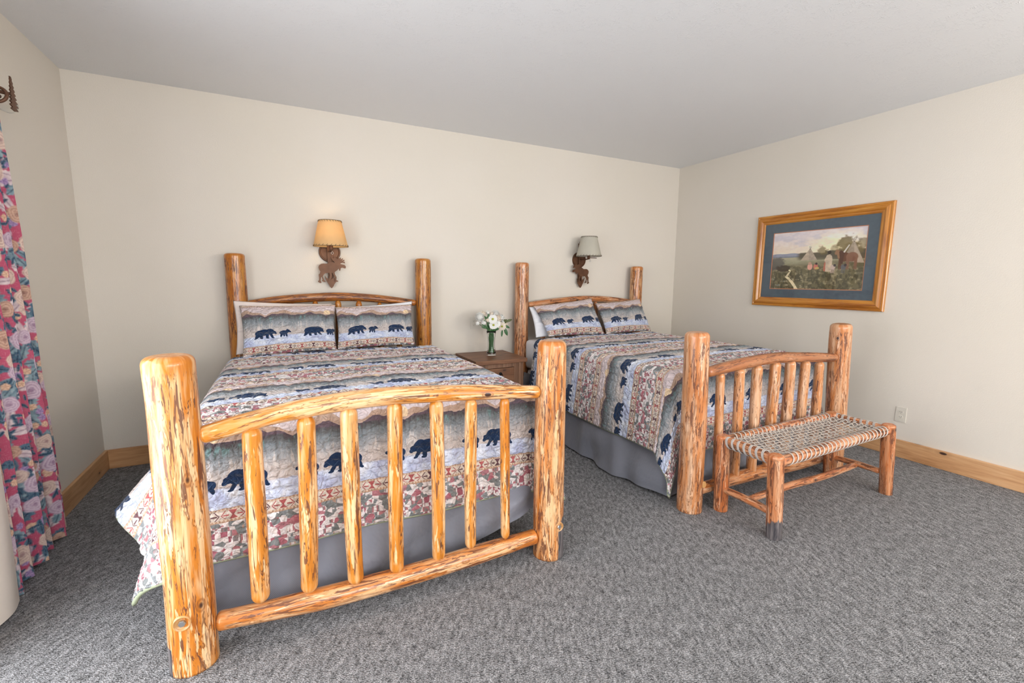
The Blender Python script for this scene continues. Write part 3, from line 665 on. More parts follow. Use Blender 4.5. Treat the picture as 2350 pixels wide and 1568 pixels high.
# ------------------------------------------------------------------ vase and flowers
VX,VY,VZ=1.742,3.86,.682
va=MB().lathe([(0,0),(.040,0),(.046,.004),(.0455,.014),(.040,.04),(.0355,.08),(.034,.12),(.037,.17),(.042,.21),(.0455,.235),(.0435,.235),(.040,.21),(.035,.17),(.032,.12),(.0335,.08),(.037,.04),(.040,.02),(0,.016)],(VX,VY,VZ),40).out('vase',M['vase'],None,True)
tag(va,'clear waisted glass vase standing on the nightstand','vase')
cam=Vector((0,0,1.39))
def fpos(X,Y,dy=0):
    px,py=1060+X/11.2,700+Y/11.2
    return Vector((1.582+(px-1092)*.0045,VY+dy,.684+(817-py)*.00413))
def frame_of(c,up=.25):
    n=(cam-c).normalized(); n=(n+Vector((0,0,up))).normalized(); x=n.cross(Vector((0,0,1))).normalized(); y=x.cross(n); return x,y,n
def stemtube(c,k,parent):
    a=k*2.399; b=Vector((VX+.029*math.cos(a),VY+.029*math.sin(a),VZ+.022)); mid=Vector((VX+.022*math.cos(a+1.6),VY+.022*math.sin(a+1.6),VZ+.15)); rim=Vector((VX+(c.x-VX)*.25,VY+(c.y-VY)*.25,VZ+.236)); d=(rim-Vector((VX,VY,rim.z)));
    if d.length>.03: d=d*(.03/d.length); rim=Vector((VX,VY,rim.z))+d
    P=[b,mid,rim,c]; pts=[]
    for i in range(3):
        for t in np.linspace(0,1,6)[(1 if i else 0):]:
            p0=P[max(i-1,0)];p1=P[i];p2=P[i+1];p3=P[min(i+2,3)]
            pts.append(.5*((2*p1)+(p2-p0)*t+(2*p0-5*p1+4*p2-p3)*t*t+(3*p1-p0-3*p2+p3)*t**3))
    MB().tube(pts,.0028,6).out('stem',M['stem'],parent,True)
def petal(mb,c,x,y,n,ang,r0,r1,w,lift,curl=0):
    ca,sa=math.cos(ang),math.sin(ang); d=x*ca+y*sa; e=y*ca-x*sa; v=[]
    for k,(t,ww) in enumerate(((0,.25),(.35,.8),(.7,1),(.92,.7),(1,.15))):
        r=r0+(r1-r0)*t; h=lift*t+curl*t*t
        v.append(c+d*r+e*w*ww*.5+n*h); v.append(c+d*r-e*w*ww*.5+n*h)
    mb.add(v,[(2*i,2*i+1,2*i+3,2*i+2) for i in range(4)])
kf=[0]
def flower(kind,X,Y,r,label,dy=0,group=None,mat='petal',up=.25):
    r*=1.27; c=fpos(X,Y,dy); k=kf[0]; kf[0]+=1; x,y,n=frame_of(c,up)
    cat='flower'; e=empty({'daisy':'daisy','ball':'chrysanthemum','ruffle':'carnation','bud':'stock_flower'}[kind],c,label,cat,group)
    mb=MB()
    if kind=='daisy':
        for i in range(18): petal(mb,c+n*.002*(i%2),x,y,n,2*PI*i/18+.1,r*.18,r*random.uniform(.92,1.05),r*.32,.002,-.004)
        mb.out('petals',M[mat],e,True)
        MB().lathe([(0,.006),(r*.12,.0055),(r*.2,.003),(r*.24,-.001)],(0,0,0),14)
        q=MB(); 
        for i in range(1): 
            v=[];f=[]
            for (rr,h) in ((0.001,.006),(r*.12,.0055),(r*.2,.004),(r*.25,-.001)):
                for j in range(14): v.append(c+x*rr*math.cos(2*PI*j/14)+y*rr*math.sin(2*PI*j/14)+n*(h+.003))
            for a in range(3):
                for j in range(14): f.append((a*14+j,a*14+(j+1)%14,(a+1)*14+(j+1)%14,(a+1)*14+j))
            q.add(v,f)
        q.out('centre',M['ycen'],e,True)
    else:
        cnt={'ball':150,'ruffle':90,'bud':26}[kind]
        for i in range(cnt):
            t=(i+.5)/cnt; ph=math.acos(1-1.55*t); th=i*2.39996; dv=(x*math.cos(th)+y*math.sin(th))*math.sin(ph)+n*math.cos(ph)
            e1=dv.cross(Vector((.3,.5,.8))).normalized(); e2=dv.cross(e1); rr=r*(random.uniform(.9,1.05) if kind=='ball' else random.uniform(.6,1.08))
            tip=c+dv*rr; ww=r*{'ball':.17,'ruffle':.32,'bud':.4}[kind]
            a=random.uniform(0,6.28) if kind!='ball' else 0; s1=e1*math.cos(a)+e2*math.sin(a); inw=(n-dv*n.dot(dv))*r*.12
            mb.add([c+dv*r*.35-s1*ww*.3,c+dv*r*.35+s1*ww*.3,c+dv*rr*.8+s1*ww*.6,tip+s1*ww*.25+inw,tip-s1*ww*.25+inw,c+dv*rr*.8-s1*ww*.6],[(0,1,2,5),(5,2,3,4)])
        sp=MB(); ico=bmesh.new(); bmesh.ops.create_icosphere(ico,subdivisions=2,radius=r*.72,matrix=Matrix.Translation(c)); ico.verts.index_update(); mb.add([v.co for v in ico.verts],[[q.index for q in f.verts] for f in ico.faces]); ico.free()
        mb.out('petals',M[mat],e,True)
    stemtube(c-n*r*.3,k,e)
flower('ball',465,320,.036,'big white round chrysanthemum at the left of the bouquet')
flower('ball',885,265,.034,'big white round chrysanthemum at the top of the bouquet',.02)
flower('ruffle',890,375,.040,'cream ruffled carnation in the middle of the bouquet',-.012,None,'cream')
flower('ruffle',1010,365,.034,'ruffled white carnation at the right shoulder of the bouquet',.005)
flower('daisy',745,372,.036,'highest white daisy with yellow-green centre in the bouquet',-.045)
flower('daisy',757,522,.034,'lowest white daisy with yellow-green centre, over the vase rim',-.05)
flower('daisy',838,492,.032,'middle white daisy with yellow-green centre, right of two others',-.045)
flower('daisy',1000,570,.032,'creamy daisy drooping at the lower right of the bouquet',-.03,None,'cream',-.1)
flower('bud',580,235,.022,'small cream bloom at the upper left of the bouquet',.02,None,'cream')
flower('bud',690,215,.018,'topmost small white bloom in the bouquet',.02)
flower('bud',765,245,.016,'small cream bloom between the two top white blooms',.0,None,'cream')
flower('bud',400,470,.020,'small white bloom low at the far left of the bouquet',-.01)
flower('bud',530,470,.022,'small white bloom under the left chrysanthemum',-.03)
flower('bud',640,400,.018,'small cream bloom left of the highest daisy',-.02,None,'cream')
flower('bud',1065,455,.018,'small white bloom beside the right-hand leaves',-.01)
flower('bud',1150,535,.015,'small cream bloom hanging among the right-hand leaves',0,None,'cream')
def leafspray(label,leaves,mat,dy=0):
    c=fpos(*leaves[0][:2],dy); k=kf[0]; kf[0]+=1
    e=empty('leaf_sprig',c,label,'leaves')
    for (X0,Y0,X1,Y1,w) in leaves:
        a,b=fpos(X0,Y0,dy),fpos(X1,Y1,dy-.01); d=(b-a); Ln=d.length; d.normalize(); n=(cam-a).normalized(); e1=d.cross(n).normalized(); mb=MB(); v=[];m_=9
        for i in range(m_):
            t=i/(m_-1); ww=w*max(0,math.sin(PI*min(1,t*.96+.02)))**.8; p=a+d*Ln*t+n*.008*math.sin(PI*t)
            v+= [p+e1*ww-n*.003,p,p-e1*ww-n*.003]
        f=[]
        for i in range(m_-1):
            for j in range(2): f.append((i*3+j,i*3+j+1,i*3+j+4,i*3+j+3))
        mb.add(v,f).out('leaf',M[mat],e,True)
    stemtube(c,k,e)
leafspray('long olive leaves reaching up right from the bouquet',[(1060,470,1080,385,.008),(1080,470,1265,400,.013),(1090,500,1120,390,.012)],'dgreen',-.02)
leafspray('green leaves hanging down at the right of the vase',[(1060,600,1130,815,.016),(1010,650,980,835,.010),(1060,540,1190,620,.012)],'green',-.03)
leafspray('dark green leaves jutting from the lower left of the bouquet',[(640,600,460,560,.010),(620,560,470,490,.011),(660,640,560,520,.009)],'green',-.03)
leafspray('short green leaves between the blooms at the bouquet top',[(640,370,560,300,.010),(650,360,680,240,.010),(620,430,540,410,.008)],'green',-.01)
leafspray('dark teal foliage tucked behind the lower daisies',[(700,620,640,430,.012),(880,680,960,560,.014),(800,680,790,560,.012),(860,690,850,590,.010)],'green',.0)
# ------------------------------------------------------------------ outlets
def receptacle(fn,cu,cv,parent):
    p=MB(); prof=[]
    for k in range(24):
        a=2*PI*k/24; prof.append((cu+.0165*math.cos(a),cv+max(-.0125,min(.0125,.0165*math.sin(a)))))
    p.prism(prof,.0045,.0065,fn); r=p.out('receptacle',M['plate'],parent)
    s=MB()
    for du in (-.006,.006): s.prism([(cu+du-.0011,cv-.001),(cu+du+.0011,cv-.001),(cu+du+.0011,cv+.007),(cu+du-.0011,cv+.007)],.0064,.0069,fn)
    s.prism([(cu+.0025*math.cos(a),cv-.0068+.0025*math.sin(a)) for a in np.linspace(0,2*PI,9)[:-1]],.0064,.0069,fn)
    s.out('slots',M['slot'],r,False,'dark plug slots')
def outlet(fn,c,w,h,gangs,label):
    e=empty('wall_outlet',c,label,'outlet')
    MB().prism([(-w/2,-h/2),(w/2,-h/2),(w/2,h/2),(-w/2,h/2)],0,.005,fn).out('plate',M['plate'],e)
    for g in gangs:
        for cv in (.0195,-.0195): receptacle(fn,g,cv,e)
outlet(lambda a,b,d:(R-d,1.714-a,.345+b),(R,1.714,.345),.070,.118,[0],'almond duplex outlet low on the right wall, right of the bench')
outlet(lambda a,b,d:(1.707+a,D-d,.966+b),(1.707,D,.966),.118,.118,[-.023,.023],'wide double outlet on the back wall, half hidden behind the flowers')
# ------------------------------------------------------------------ sconces
MOOSE=[(300,1070),(320,1030),(360,1005),(400,998),(450,1002),(480,1000),(520,975),(560,965),(600,972),(636,984),(600,945),(575,915),(562,882),(568,850),(588,846),(585,872),(598,893),(612,888),(608,862),(625,856),(636,884),(650,864),(686,904),(700,893),(684,862),(700,856),(724,893),(740,870),(756,876),(748,912),(788,882),(797,898),(768,935),(820,912),(827,930),(790,958),(826,950),(830,988),(790,975),(750,985),(735,1000),(790,1015),(820,1020),(846,1048),(845,1085),(825,1092),(790,1080),(765,1075),(740,1090),(735,1120),(720,1147),(708,1125),(700,1095),(670,1130),(640,1150),(615,1170),(620,1210),(640,1250),(634,1290),(645,1330),(675,1345),(679,1362),(640,1368),(608,1356),(622,1335),(608,1290),(590,1240),(575,1190),(555,1182),(560,1240),(545,1290),(520,1330),(528,1355),(510,1360),(475,1345),(495,1325),(500,1290),(520,1240),(505,1182),(480,1190),(450,1195),(430,1190),(395,1225),(376,1262),(392,1308),(410,1342),(430,1354),(428,1370),(388,1368),(352,1343),(358,1332),(374,1336),(362,1300),(350,1262),(342,1290),(330,1340),(345,1375),(341,1393),(310,1390),(278,1365),(280,1347),(298,1340),(303,1290),(298,1222),(320,1200),(335,1160),(310,1120)]
def sconce(cx,flip,shade_c,r1,r0,label,mat,shade,lit):
    e=empty('wall_sconce',(cx,D,1.31),label,'wall lamp'); f=-1 if flip else 1
    MB().lathe([(0,-.014),(.070,-.014),(.074,-.020),(.080,-.020),(.085,-.014),(.085,0)],(cx,D,1.615),40,'y').out('back_plate',mat,e,True,None,40)
    MB().box(cx-.021,cx-.012,D-.034,D-.014,1.37,1.79,.001).box(cx+.012,cx+.021,D-.034,D-.014,1.37,1.79,.001).box(cx-.012,cx+.012,D-.030,D-.016,1.37,1.79).out('backbar',mat,e)
    MB().lathe([(0,0),(.010,.004),(.012,.014),(.006,.024),(0,.026)],(cx,D-.024,1.788),14).out('finial',mat,e,True)
    MB().prism([(a,b) for a,b in ((-.050,1.419),(-.034,1.395),(-.012,1.398),(0,1.388),(.014,1.400),(.030,1.394),(.044,1.413),(.040,1.385),(.034,1.362),(.022,1.345),(.016,1.330),(0,1.312),(-.014,1.328),(-.022,1.346),(-.034,1.366),(-.044,1.390))],0,.012,lambda a,b,d:(cx+f*a,D-.036-d,b)).out('arrowhead',mat,e)
    MB().prism([((a-545)*.000393,1.488+(1070-b)*.000410) for a,b in MOOSE],0,.004,lambda a,b,d:(cx+f*a,D-.056-d,b)).out('moose_plate',mat,e,False,'flat cut-out moose')
    sx,sy,sz=shade_c
    MB().tube([(cx,D-.030,1.62),(cx,D-.06,1.618),((cx+sx)/2,(D-.06+sy)/2,1.616),(sx,sy,1.62)],.006,8).tube([(sx-.004,sy,1.632),(sx+(.10 if flip else .0)+.004,sy,1.632)],.004,6).out('arm',mat,e,True)
    MB().lathe([(0,0),(.014,.002),(.016,.02),(.016,.075),(.012,.08),(0,.08)],(sx,sy,1.615),16).out('socket',mat,e,True)
    MB().tube([(sx+.006,sy-.018,1.618),(sx+.006,sy-.019,1.606)],.002,6).tube([(sx+.006+.009*math.cos(a),sy-.02,1.598+.009*math.sin(a)) for a in np.linspace(0,2*PI,17)],.0016,5,False).out('pull_ring',M['steel'],e,True,'small metal pull ring')
    b=MB().lathe([(0,0),(.012,.004),(.024,.03),(.027,.045),(.022,.062),(0,.072)],(sx,sy,1.695),16).out('bulb',M['bulb'] if lit else M['petal'],e,True)
    prof=[(r1,0),(r0,.203)]
    sh=MB().lathe([(r1,0),((r1+r0)/2,.1015),(r0,.203),(r0-.0015,.203),((r1+r0)/2-.0015,.1015),(r1-.0015,0),(r1,0)],(sx,sy,sz),48).out('lamp_shade',shade,e,True,None,40)
    n1=26
    for (rr,hz,sl) in ((r1,0,-1),(r0,.203,1)):
        st=MB(); st.tube([(sx+(rr+.001)*math.cos(a),sy+(rr+.001)*math.sin(a),sz+hz) for a in np.linspace(0,2*PI,49)],.0022,5,False)
        for k in range(n1):
            a=2*PI*k/n1; da=.09; h1=hz+.012*(1 if sl<0 else -1)
            ra=rr+(r0-rr)*(.06 if sl<0 else 0)+((r1-rr)*.06 if sl>0 else 0)+.0015
            st.tube([(sx+(rr+.002)*math.cos(a),sy+(rr+.002)*math.sin(a),sz+hz),(sx+(ra+.001)*math.cos(a+da),sy+(ra+.001)*math.sin(a+da),sz+h1)],.0016,4)
        st.out('rim_lacing',M['lace'],sh,True,'brown lacing round the lower rim' if sl<0 else 'brown lacing round the upper rim')
    if lit:
        l=bpy.data.lights.new('sconce_bulb_light','POINT'); l.energy=LAMP; l.color=(1,.66,.32); l.shadow_soft_size=.03
        o=bpy.data.objects.new('sconce_bulb_light',l); o.location=(sx,sy,sz+.10); COL.objects.link(o)
LAMP=1.4
sconce(.379,False,(.378,4.0,1.652),.132,.086,'moose wall sconce with glowing amber shade above the nearest bed',M['rust'],M['shade1'],True)
sconce(2.927,True,(2.930,3.98,1.648),.134,.082,'moose wall sconce with unlit pale shade above the farther bed',M['rust2'],M['shade2'],False)
# ------------------------------------------------------------------ framed picture
PY0,PY1,PZ0,PZ1=3.066,1.909,1.155,2.036     # y runs right in view as it falls
pf=empty('framed_picture',(R,2.487,PZ0),'varnished pine framed landscape print with tepees on the right wall','picture')
prof=[(0,0),(0,.020),(.006,.026),(.016,.027),(.020,.022),(.026,.023),(.032,.033),(.048,.036),(.058,.031),(.064,.025),(.076,.024),(.086,.018),(.088,.010),(.088,0)]
def corner(d,h,i):
    y=(PY0-d) if i in (0,3) else (PY1+d); z=(PZ0+d) if i in (0,1) else (PZ1-d); return (R-h,y,z)
for a,b,m in ((0,1,'frame'),(1,2,'framez'),(2,3,'frame'),(3,0,'framez')):
    v=[];f=[]
    for d,h in prof: v+=[corner(d,h,a),corner(d,h,b)]
    for k in range(len(prof)-1): f.append((2*k,2*k+1,2*k+3,2*k+2))
    f.append([2*k for k in range(len(prof))]); f.append([2*k+1 for k in range(len(prof))][::-1])
    MB().add(v,f).out('frame_side',M[m],pf)
def ringplate(y0,y1,z0,z1,iy0,iy1,iz0,iz1,x,th,name,m,par):
    mb=MB()
    mb.box(x-th,x,y1,y0,z0,iz0).box(x-th,x,y1,y0,iz1,z1).box(x-th,x,iy0,y0,iz0,iz1).box(x-th,x,y1,iy1,iz0,iz1); return mb.out(name,m,par)
ringplate(2.985,1.990,1.235,1.956,2.894,2.078,1.322,1.864,R-.010,.004,'mat_board',M['mat'],pf)
ringplate(2.896,2.076,1.320,1.866,2.888,2.084,1.328,1.858,R-.008,.003,'mat_lip',M['lip'],pf)
nu,nv=420,280
U,V=np.meshgrid(np.linspace(0,1,nu),np.linspace(0,1,nv),indexing='ij')
def vnoise(U,V,fx,fy,seed,oct=4):
    g=np.random.default_rng(seed); out=0; amp=1; tot=0
    for o in range(oct):
        T_=g.random((66,66)); x=(U*fx)%64; y=(V*fy)%64; i=np.floor(x).astype(int); j=np.floor(y).astype(int); a=x-i; b=y-j; a=a*a*(3-2*a); b=b*b*(3-2*b)
        out=out+amp*((T_[i,j]*(1-a)+T_[i+1,j]*a)*(1-b)+(T_[i,j+1]*(1-a)+T_[i+1,j+1]*a)*b); tot+=amp; amp*=.5; fx*=2; fy*=2
    return out/tot
def blend(C,m,c): 
    m=np.clip(m,0,1)[...,None]; return C*(1-m)+np.array(c)*m
def ss(x,a,b): t=np.clip((x-a)/(b-a),0,1); return t*t*(3-2*t)
n1_=vnoise(U,V,6,10,1); n2_=vnoise(U,V,30,30,2); n3_=vnoise(U,V,50,18,3)
C=np.zeros((nu,nv,3)); C[:]=(.70,.62,.62)
C=blend(C,ss(V,.95,.62)*.9,(.80,.66,.50)); C=blend(C,ss(np.hypot((U-.75)*1.2,(V-.72)*1.6),.55,.05)*.9,(.92,.80,.50)); C=blend(C,ss(n1_,.5,.75)*ss(V,.6,.8)*.6,(.80,.74,.74)); C=blend(C,ss(n1_,.48,.3)*ss(V,.62,.8)*.45,(.50,.48,.56))
C=blend(C,(V<.615+.012*np.sin(U*9)+.006*np.sin(U*31)).astype(float)*(U<.5),(.28,.29,.36)); C=blend(C,(V<.575)*1.0,(.20,.22,.25))
C=blend(C,(V<.555)*1.0,(.40,.36,.24))
tl=.60+.05*vnoise(U,V*0,14,1,7)+.03*(U>.6); C=blend(C,ss(V,tl+.012,tl-.012)*(V>.5)*ss(U,.27,.34),(.10,.085,.055))
for (cx_,cy_,rx,ry,k) in ((.82,.72,.13,.17,.9),(.57,.655,.07,.075,.8),(.70,.68,.05,.08,.55),(.97,.72,.07,.12,.7),(.88,.66,.12,.12,.7)):
    d=np.hypot((U-cx_)/rx,(V-cy_)/ry); C=blend(C,ss(d+.9*(n2_-.5),1.02,.55)*k*(V>.5),(.17,.125,.05))
C=blend(C,ss(V,.53,.45)*.95,(.135,.115,.06)); C=blend(C,ss(V,.53,.3)*ss(n2_,.5,.72)*.6,(.36,.31,.19)); C=blend(C,ss(V,.5,.2)*ss(n3_,.56,.42)*.55,(.03,.032,.022))
C=blend(C,ss(V,.55,.48)*ss(V,.38,.46)*ss(U,.95,.2)*.6,(.40,.38,.25))
C=blend(C,ss(np.hypot((U-.04)/.13,(V-.45)/.14)+.5*(n2_-.5),1,.7)*.85,(.11,.10,.09)); C=blend(C,ss(np.hypot((U-.14)/.10,(V-.36)/.07)+.5*(n2_-.5),1,.7)*.9,(.06,.045,.03)); C=blend(C,ss(n2_,.6,.75)*ss(U,.35,.0)*ss(V,.35,.1)*.5,(.25,.32,.30))
def poly(C,pts,c,k=1.0,sh=0):
    x,y=U,V; ins=np.zeros(U.shape,bool)
    for (x0,y0),(x1,y1) in zip(pts,pts[1:]+pts[:1]):
        if y0==y1: continue
        ins^=((y0>y)!=(y1>y))&(x<(x1-x0)*(y-y0)/(y1-y0)+x0)
    cc=np.array(c)*(1+sh*(n2_[...,None]-.5)); m=(ins*k)[...,None]; return C*(1-m)+cc*m
def ell(C,cx_,cy_,rx,ry,c,k=1.0): return blend(C,ss(np.hypot((U-cx_)/rx,(V-cy_)/ry),1.1,.9)*k,c)
C=poly(C,[(.34,.495),(.432,.690),(.445,.690),(.525,.495)],(.36,.29,.22),1,.6); C=poly(C,[(.34,.495),(.432,.690),(.43,.495)],(.46,.37,.27),.7,.4)
for a,b in ((.425,.735),(.44,.745),(.452,.73)): C=poly(C,[(.436,.68),(.440,.68),(b*0+a+.003,b),(a,b)],(.12,.09,.06))
C=poly(C,[(.775,.46),(.872,.775),(.888,.775),(.995,.43)],(.33,.26,.19),1,.6); C=poly(C,[(.90,.44),(.88,.77),(.995,.43)],(.48,.39,.30),.6)
for a in (.86,.88,.90): C=poly(C,[(.878,.76),(.882,.76),(a+.004,.83),(a,.83)],(.12,.09,.06))
pts=[(.205,.33),(.225,.31),(.19,.25),(.17,.21),(.215,.16),(.255,.09),(.285,.03),(.29,0),(.335,0),(.31,.06),(.275,.13),(.23,.19),(.205,.22),(.225,.27),(.24,.32),(.22,.345)]
C=poly(C,pts,(.80,.68,.44),.9,.9); C=blend(C,ss(np.hypot((U-.28)/.12,(V-.1)/.2),1.1,.5)*ss(n2_,.55,.7)*.5,(.55,.45,.28))
for hx,col_ in ((.80,(.13,.055,.03)),(.875,(.22,.11,.07))):
    C=ell(C,hx,.53,.058,.075,col_); 
    for lx in (-.045,-.03,.03,.045): C=poly(C,[(hx+lx-.008,.50),(hx+lx+.008,.50),(hx+lx+.006,.33),(hx+lx-.005,.33)],col_)
C=poly(C,[(.70,.60),(.715,.655),(.735,.65),(.775,.60),(.79,.54),(.74,.50),(.725,.57),(.705,.575)],(.28,.15,.08)); C=poly(C,[(.745,.62),(.765,.64),(.80,.60),(.79,.42),(.765,.42)],(.09,.04,.025))
C=poly(C,[(.785,.61),(.80,.60),(.845,.72),(.835,.73)],(.6,.55,.48))
C=poly(C,[(.625,.57),(.655,.585),(.675,.56),(.685,.50),(.68,.30),(.615,.30),(.615,.44),(.60,.49)],(.50,.40,.29),1,.5); C=ell(C,.648,.615,.018,.028,(.035,.025,.02))
C=poly(C,[(.60,.44),(.615,.47),(.62,.30),(.598,.31)],(.42,.14,.09))
C=ell(C,.452,.385,.028,.055,(.66,.33,.25)); C=ell(C,.448,.44,.018,.028,(.45,.28,.2)); C=ell(C,.515,.385,.024,.048,(.52,.16,.12)); C=ell(C,.52,.435,.013,.02,(.05,.03,.03)); C=ell(C,.53,.36,.024,.02,(.5,.36,.12))
for hx,c in ((.695,(.50,.38,.33)),(.80,(.12,.12,.13))): 
    C=ell(C,hx,.37,.026,.04,c); C=ell(C,hx+.018,.40,.014,.022,(.05,.04,.04))
    for lx in (-.015,.0,.015): C=poly(C,[(hx+lx-.004,.35),(hx+lx+.004,.35),(hx+lx+.003,.27),(hx+lx-.003,.27)],c)
C=np.clip(C*(.9+.2*n2_[...,None])*1.2,0,.92)
P=np.stack([np.full(U.shape,R-.0065),2.890-U*.808,1.326+V*.534],-1)
gridobj('print',P,mat_attrcol('painted_landscape_print',.5),pf,None,C,'landscape print of tepees, horses and people at dusk',flip=True)
MB().box(R-.0185,R-.017,1.992,2.983,1.238,1.953).out('glass',M['pane'],pf)
# ------------------------------------------------------------------ bench
be=empty('log_bench',(2.9,1.58,0),'low log bench with a woven rawhide seat, at the foot of the farther bed','bench')
def bdark(th,u):
    a=abs((th-math.radians(-125)+PI)%(2*PI)-PI); return max(0,min(1,1.1-a*.25))*max(0,min(1,(.20-u)*7+.1))*.86
def bdark2(th,u):
    a=abs((th-math.radians(-62)+PI)%(2*PI)-PI); return max(0,min(1,1.3-a*1.6))*max(0,min(1,(.30-u)*8))
legs=[((2.338,1.41),(2.296,1.41),.481,.0395,bdark),((3.521,1.41),(3.453,1.41),.484,.0385,bdark2),((2.338,1.75),(2.318,1.75),.478,.041,None),((3.505,1.75),(3.442,1.745),.474,.042,None)]
for i,(b,t,h,r,dkf) in enumerate(legs):
    Log([(b[0],b[1],0),((b[0]+t[0])/2,(b[1]+t[1])/2,h/2),(t[0],t[1],h)],[r,r*1.02,r*.98],500+i,'flat','dome',.022,32,.035,ds=.01,dark=dkf,sand=.02).out('leg',M['bench'],be,'leg with dark bark left near the floor' if i==0 else None)
def brail(a,b,r,seed,name='seat_rail',mat='bench'): return Log([a,tuple((p+q)/2+d for p,q,d in zip(a,b,(0,0,.004))),b],[r*.9,r,r*.9],seed,'cone','cone',.02,24,.04,ds=.012).out(name,M[mat],be)
ZR=.438
brail((2.325,1.41,ZR-.003),(3.440,1.41,ZR+.006),.031,510); brail((2.34,1.75,ZR+.002),(3.430,1.747,ZR+.006),.029,511)
brail((2.312,1.435,ZR),(2.320,1.722,ZR+.010),.031,512); brail((3.455,1.435,ZR+.006),(3.447,1.722,ZR+.004),.028,513)
brail((2.324,1.44,.142),(2.327,1.725,.142),.022,514,'stretcher'); brail((3.49,1.44,.145),(3.484,1.722,.142),.021,515,'stretcher')
Log([(2.335,1.583,.135),(2.75,1.587,.138),(3.1,1.580,.132),(3.478,1.583,.138)],[.019,.022,.022,.019],516,'cone','cone',.02,20,.07).out('stretcher',M['bench'],be,'long middle stretcher')
def ringwrap(mb,c,axis,r,tr,sq=1.0,wide=0):
    pts=[]
    for a in np.linspace(0,2*PI,19):
        u,w=r*math.cos(a),r*math.sin(a); lean=.012*math.sin(a)
        pts.append((c[0]+lean,c[1]+u,c[2]+w) if axis=='x' else (c[0]+u,c[1]+lean,c[2]+w))
    mb.tube(pts,tr,6,False)
wf=MB(); wb=MB(); wl=MB(); wr=MB(); NX=25
for k in range(NX):
    x=2.40+k*(3.37-2.40)/(NX-1); t=(x-2.325)/1.115
    for o in (-.0030,.0030):
        ringwrap(wf,(x+o,1.41,ZR-.003+.009*t+.003),'x',.0325,.0021); ringwrap(wb,(x+o,1.75,ZR+.005),'x',.0305,.0021)
for k in range(7):
    y=1.475+k*(1.700-1.475)/6
    for o in (-.0048,0,.0048):
        ringwrap(wl,(2.315,y+o,ZR+.006),'y',.0325,.0026); ringwrap(wr,(3.452,y+o,ZR+.006),'y',.0300,.0026)
for m_,n_ in ((wf,'cord_wrapping'),(wb,'cord_wrapping'),(wl,'cord_wrapping'),(wr,'cord_wrapping')): m_.out(n_,M['cord'] if m_ in (wf,wb) else M['strap'],be,True)
def weave(lines,th,wd,phase,mat,name):
    mb=MB()
    for (p,q,ph) in lines:
        n=26; v=[]
        d=Vector((q[0]-p[0],q[1]-p[1],0)).normalized(); s_=Vector((-d.y,d.x,0))
        for i in range(n):
            t=i/(n-1); x=p[0]+(q[0]-p[0])*t; y=p[1]+(q[1]-p[1])*t
            ex=min(1,(x-2.34)/.12,(3.43-x)/.12); ey=min(1,(y-1.43)/.07,(1.73-y)/.07); sag=-.016*max(0,min(1,ex))**.5*max(0,min(1,ey))**.5
            z=ZR+.018+sag+.0022*math.sin(t*PI*9+ph)+phase
            for a,b in ((-wd,-th),(wd,-th),(wd,th),(-wd,th)): v.append((x+s_.x*a,y+s_.y*a,z+b))
        f=[(i*4+k,i*4+(k+1)%4,(i+1)*4+(k+1)%4,(i+1)*4+k) for i in range(n-1) for k in range(4)]
        mb.add(v,f)
    return mb.out(name,M[mat],be)
def clip(x0,y0,x1,y1):
    lo,hi=2.325,3.445; t0,t1=0,1; dx=x1-x0
    if dx>0: t0=max(t0,(lo-x0)/dx); t1=min(t1,(hi-x0)/dx)
    elif dx<0: t0=max(t0,(hi-x0)/dx); t1=min(t1,(lo-x0)/dx)
    return None if t1-t0<.08 else ((x0+dx*t0,y0+(y1-y0)*t0),(x0+dx*t1,y0+(y1-y0)*t1))
la,lb=[],[]
for k in range(-6,NX+6):
    x=2.40+k*(3.37-2.40)/(NX-1)
    for sgn,ls in ((1,la),(-1,lb)):
        for o in (0,):
            c=clip(x+o,1.425,x+o+sgn*.24,1.735)
            if c: ls.append((c[0],c[1],k*PI))
weave(la,.0012,.0040,.001,'cord','woven_seat'); weave(lb,.0012,.0050,-.002,'strap','woven_seat')
lc_=[]
for k in range(9):
    y=1.455+k*.031
    lc_.append(((2.325,y),(3.445,y),k*PI))
weave(lc_,.0012,.0024,.004,'cord','woven_seat')
# ------------------------------------------------------------------ curtain
rod=empty('curtain_rod',(L,2.0,2.21),'rusty curtain rod with pine-tree bracket and glass finial on the left wall','curtain rod')
RX,RZ=L+.105,2.212
MB().tube([(RX,.0,RZ),(RX,1.5,RZ),(RX,3.035,RZ)],.011,12).out('rod',M['rust'],rod,True)
MB().lathe([(.008,0),(.019,.008),(.030,.035),(.036,.062),(.034,.09),(.022,.118),(.011,.130),(.012,.140),(.007,.148),(0,.150)],(RX,3.033,RZ-.014),24,'y').out('finial',M['frost'],rod,True,'frosted teardrop glass finial')
tree=[]; zt,zb=2.312,2.176; 
for k in range(9):
    t=k/8; w=.010+.042*t**.9*(1-.25*(k==8)); z=zt-(zt-zb)*t
    tree+= [(w*.45,z+.006),(w,z-.004)]
pl=[(3.078,zt+.006)]+[(3.085+a*.9,b) for a,b in tree]+[(3.09,zb-.012)]+[(3.085-a*.75,b-.003) for a,b in reversed(tree)]
MB().prism(pl,0,.005,lambda a,b,d:(L+.135+d,a-.008,b)).out('tree_bracket',M['rust'],rod,False,'rusted pine-tree cut-out')
MB().tube([(L,3.02,2.235),(L+.05,3.03,2.24),(L+.135,3.06,2.235)],.008,8).tube([(RX+.036*math.cos(a),3.015+.012*math.sin(a),RZ+.002+.036*math.sin(a)) for a in np.linspace(0,2*PI,33)],.007,8,False).out('ring',M['rust'],rod,True)
cu=empty('curtain',(L+.1,2.7,0),'floor-length red curtain printed with roses and teal leaves, beside the left window','curtain')
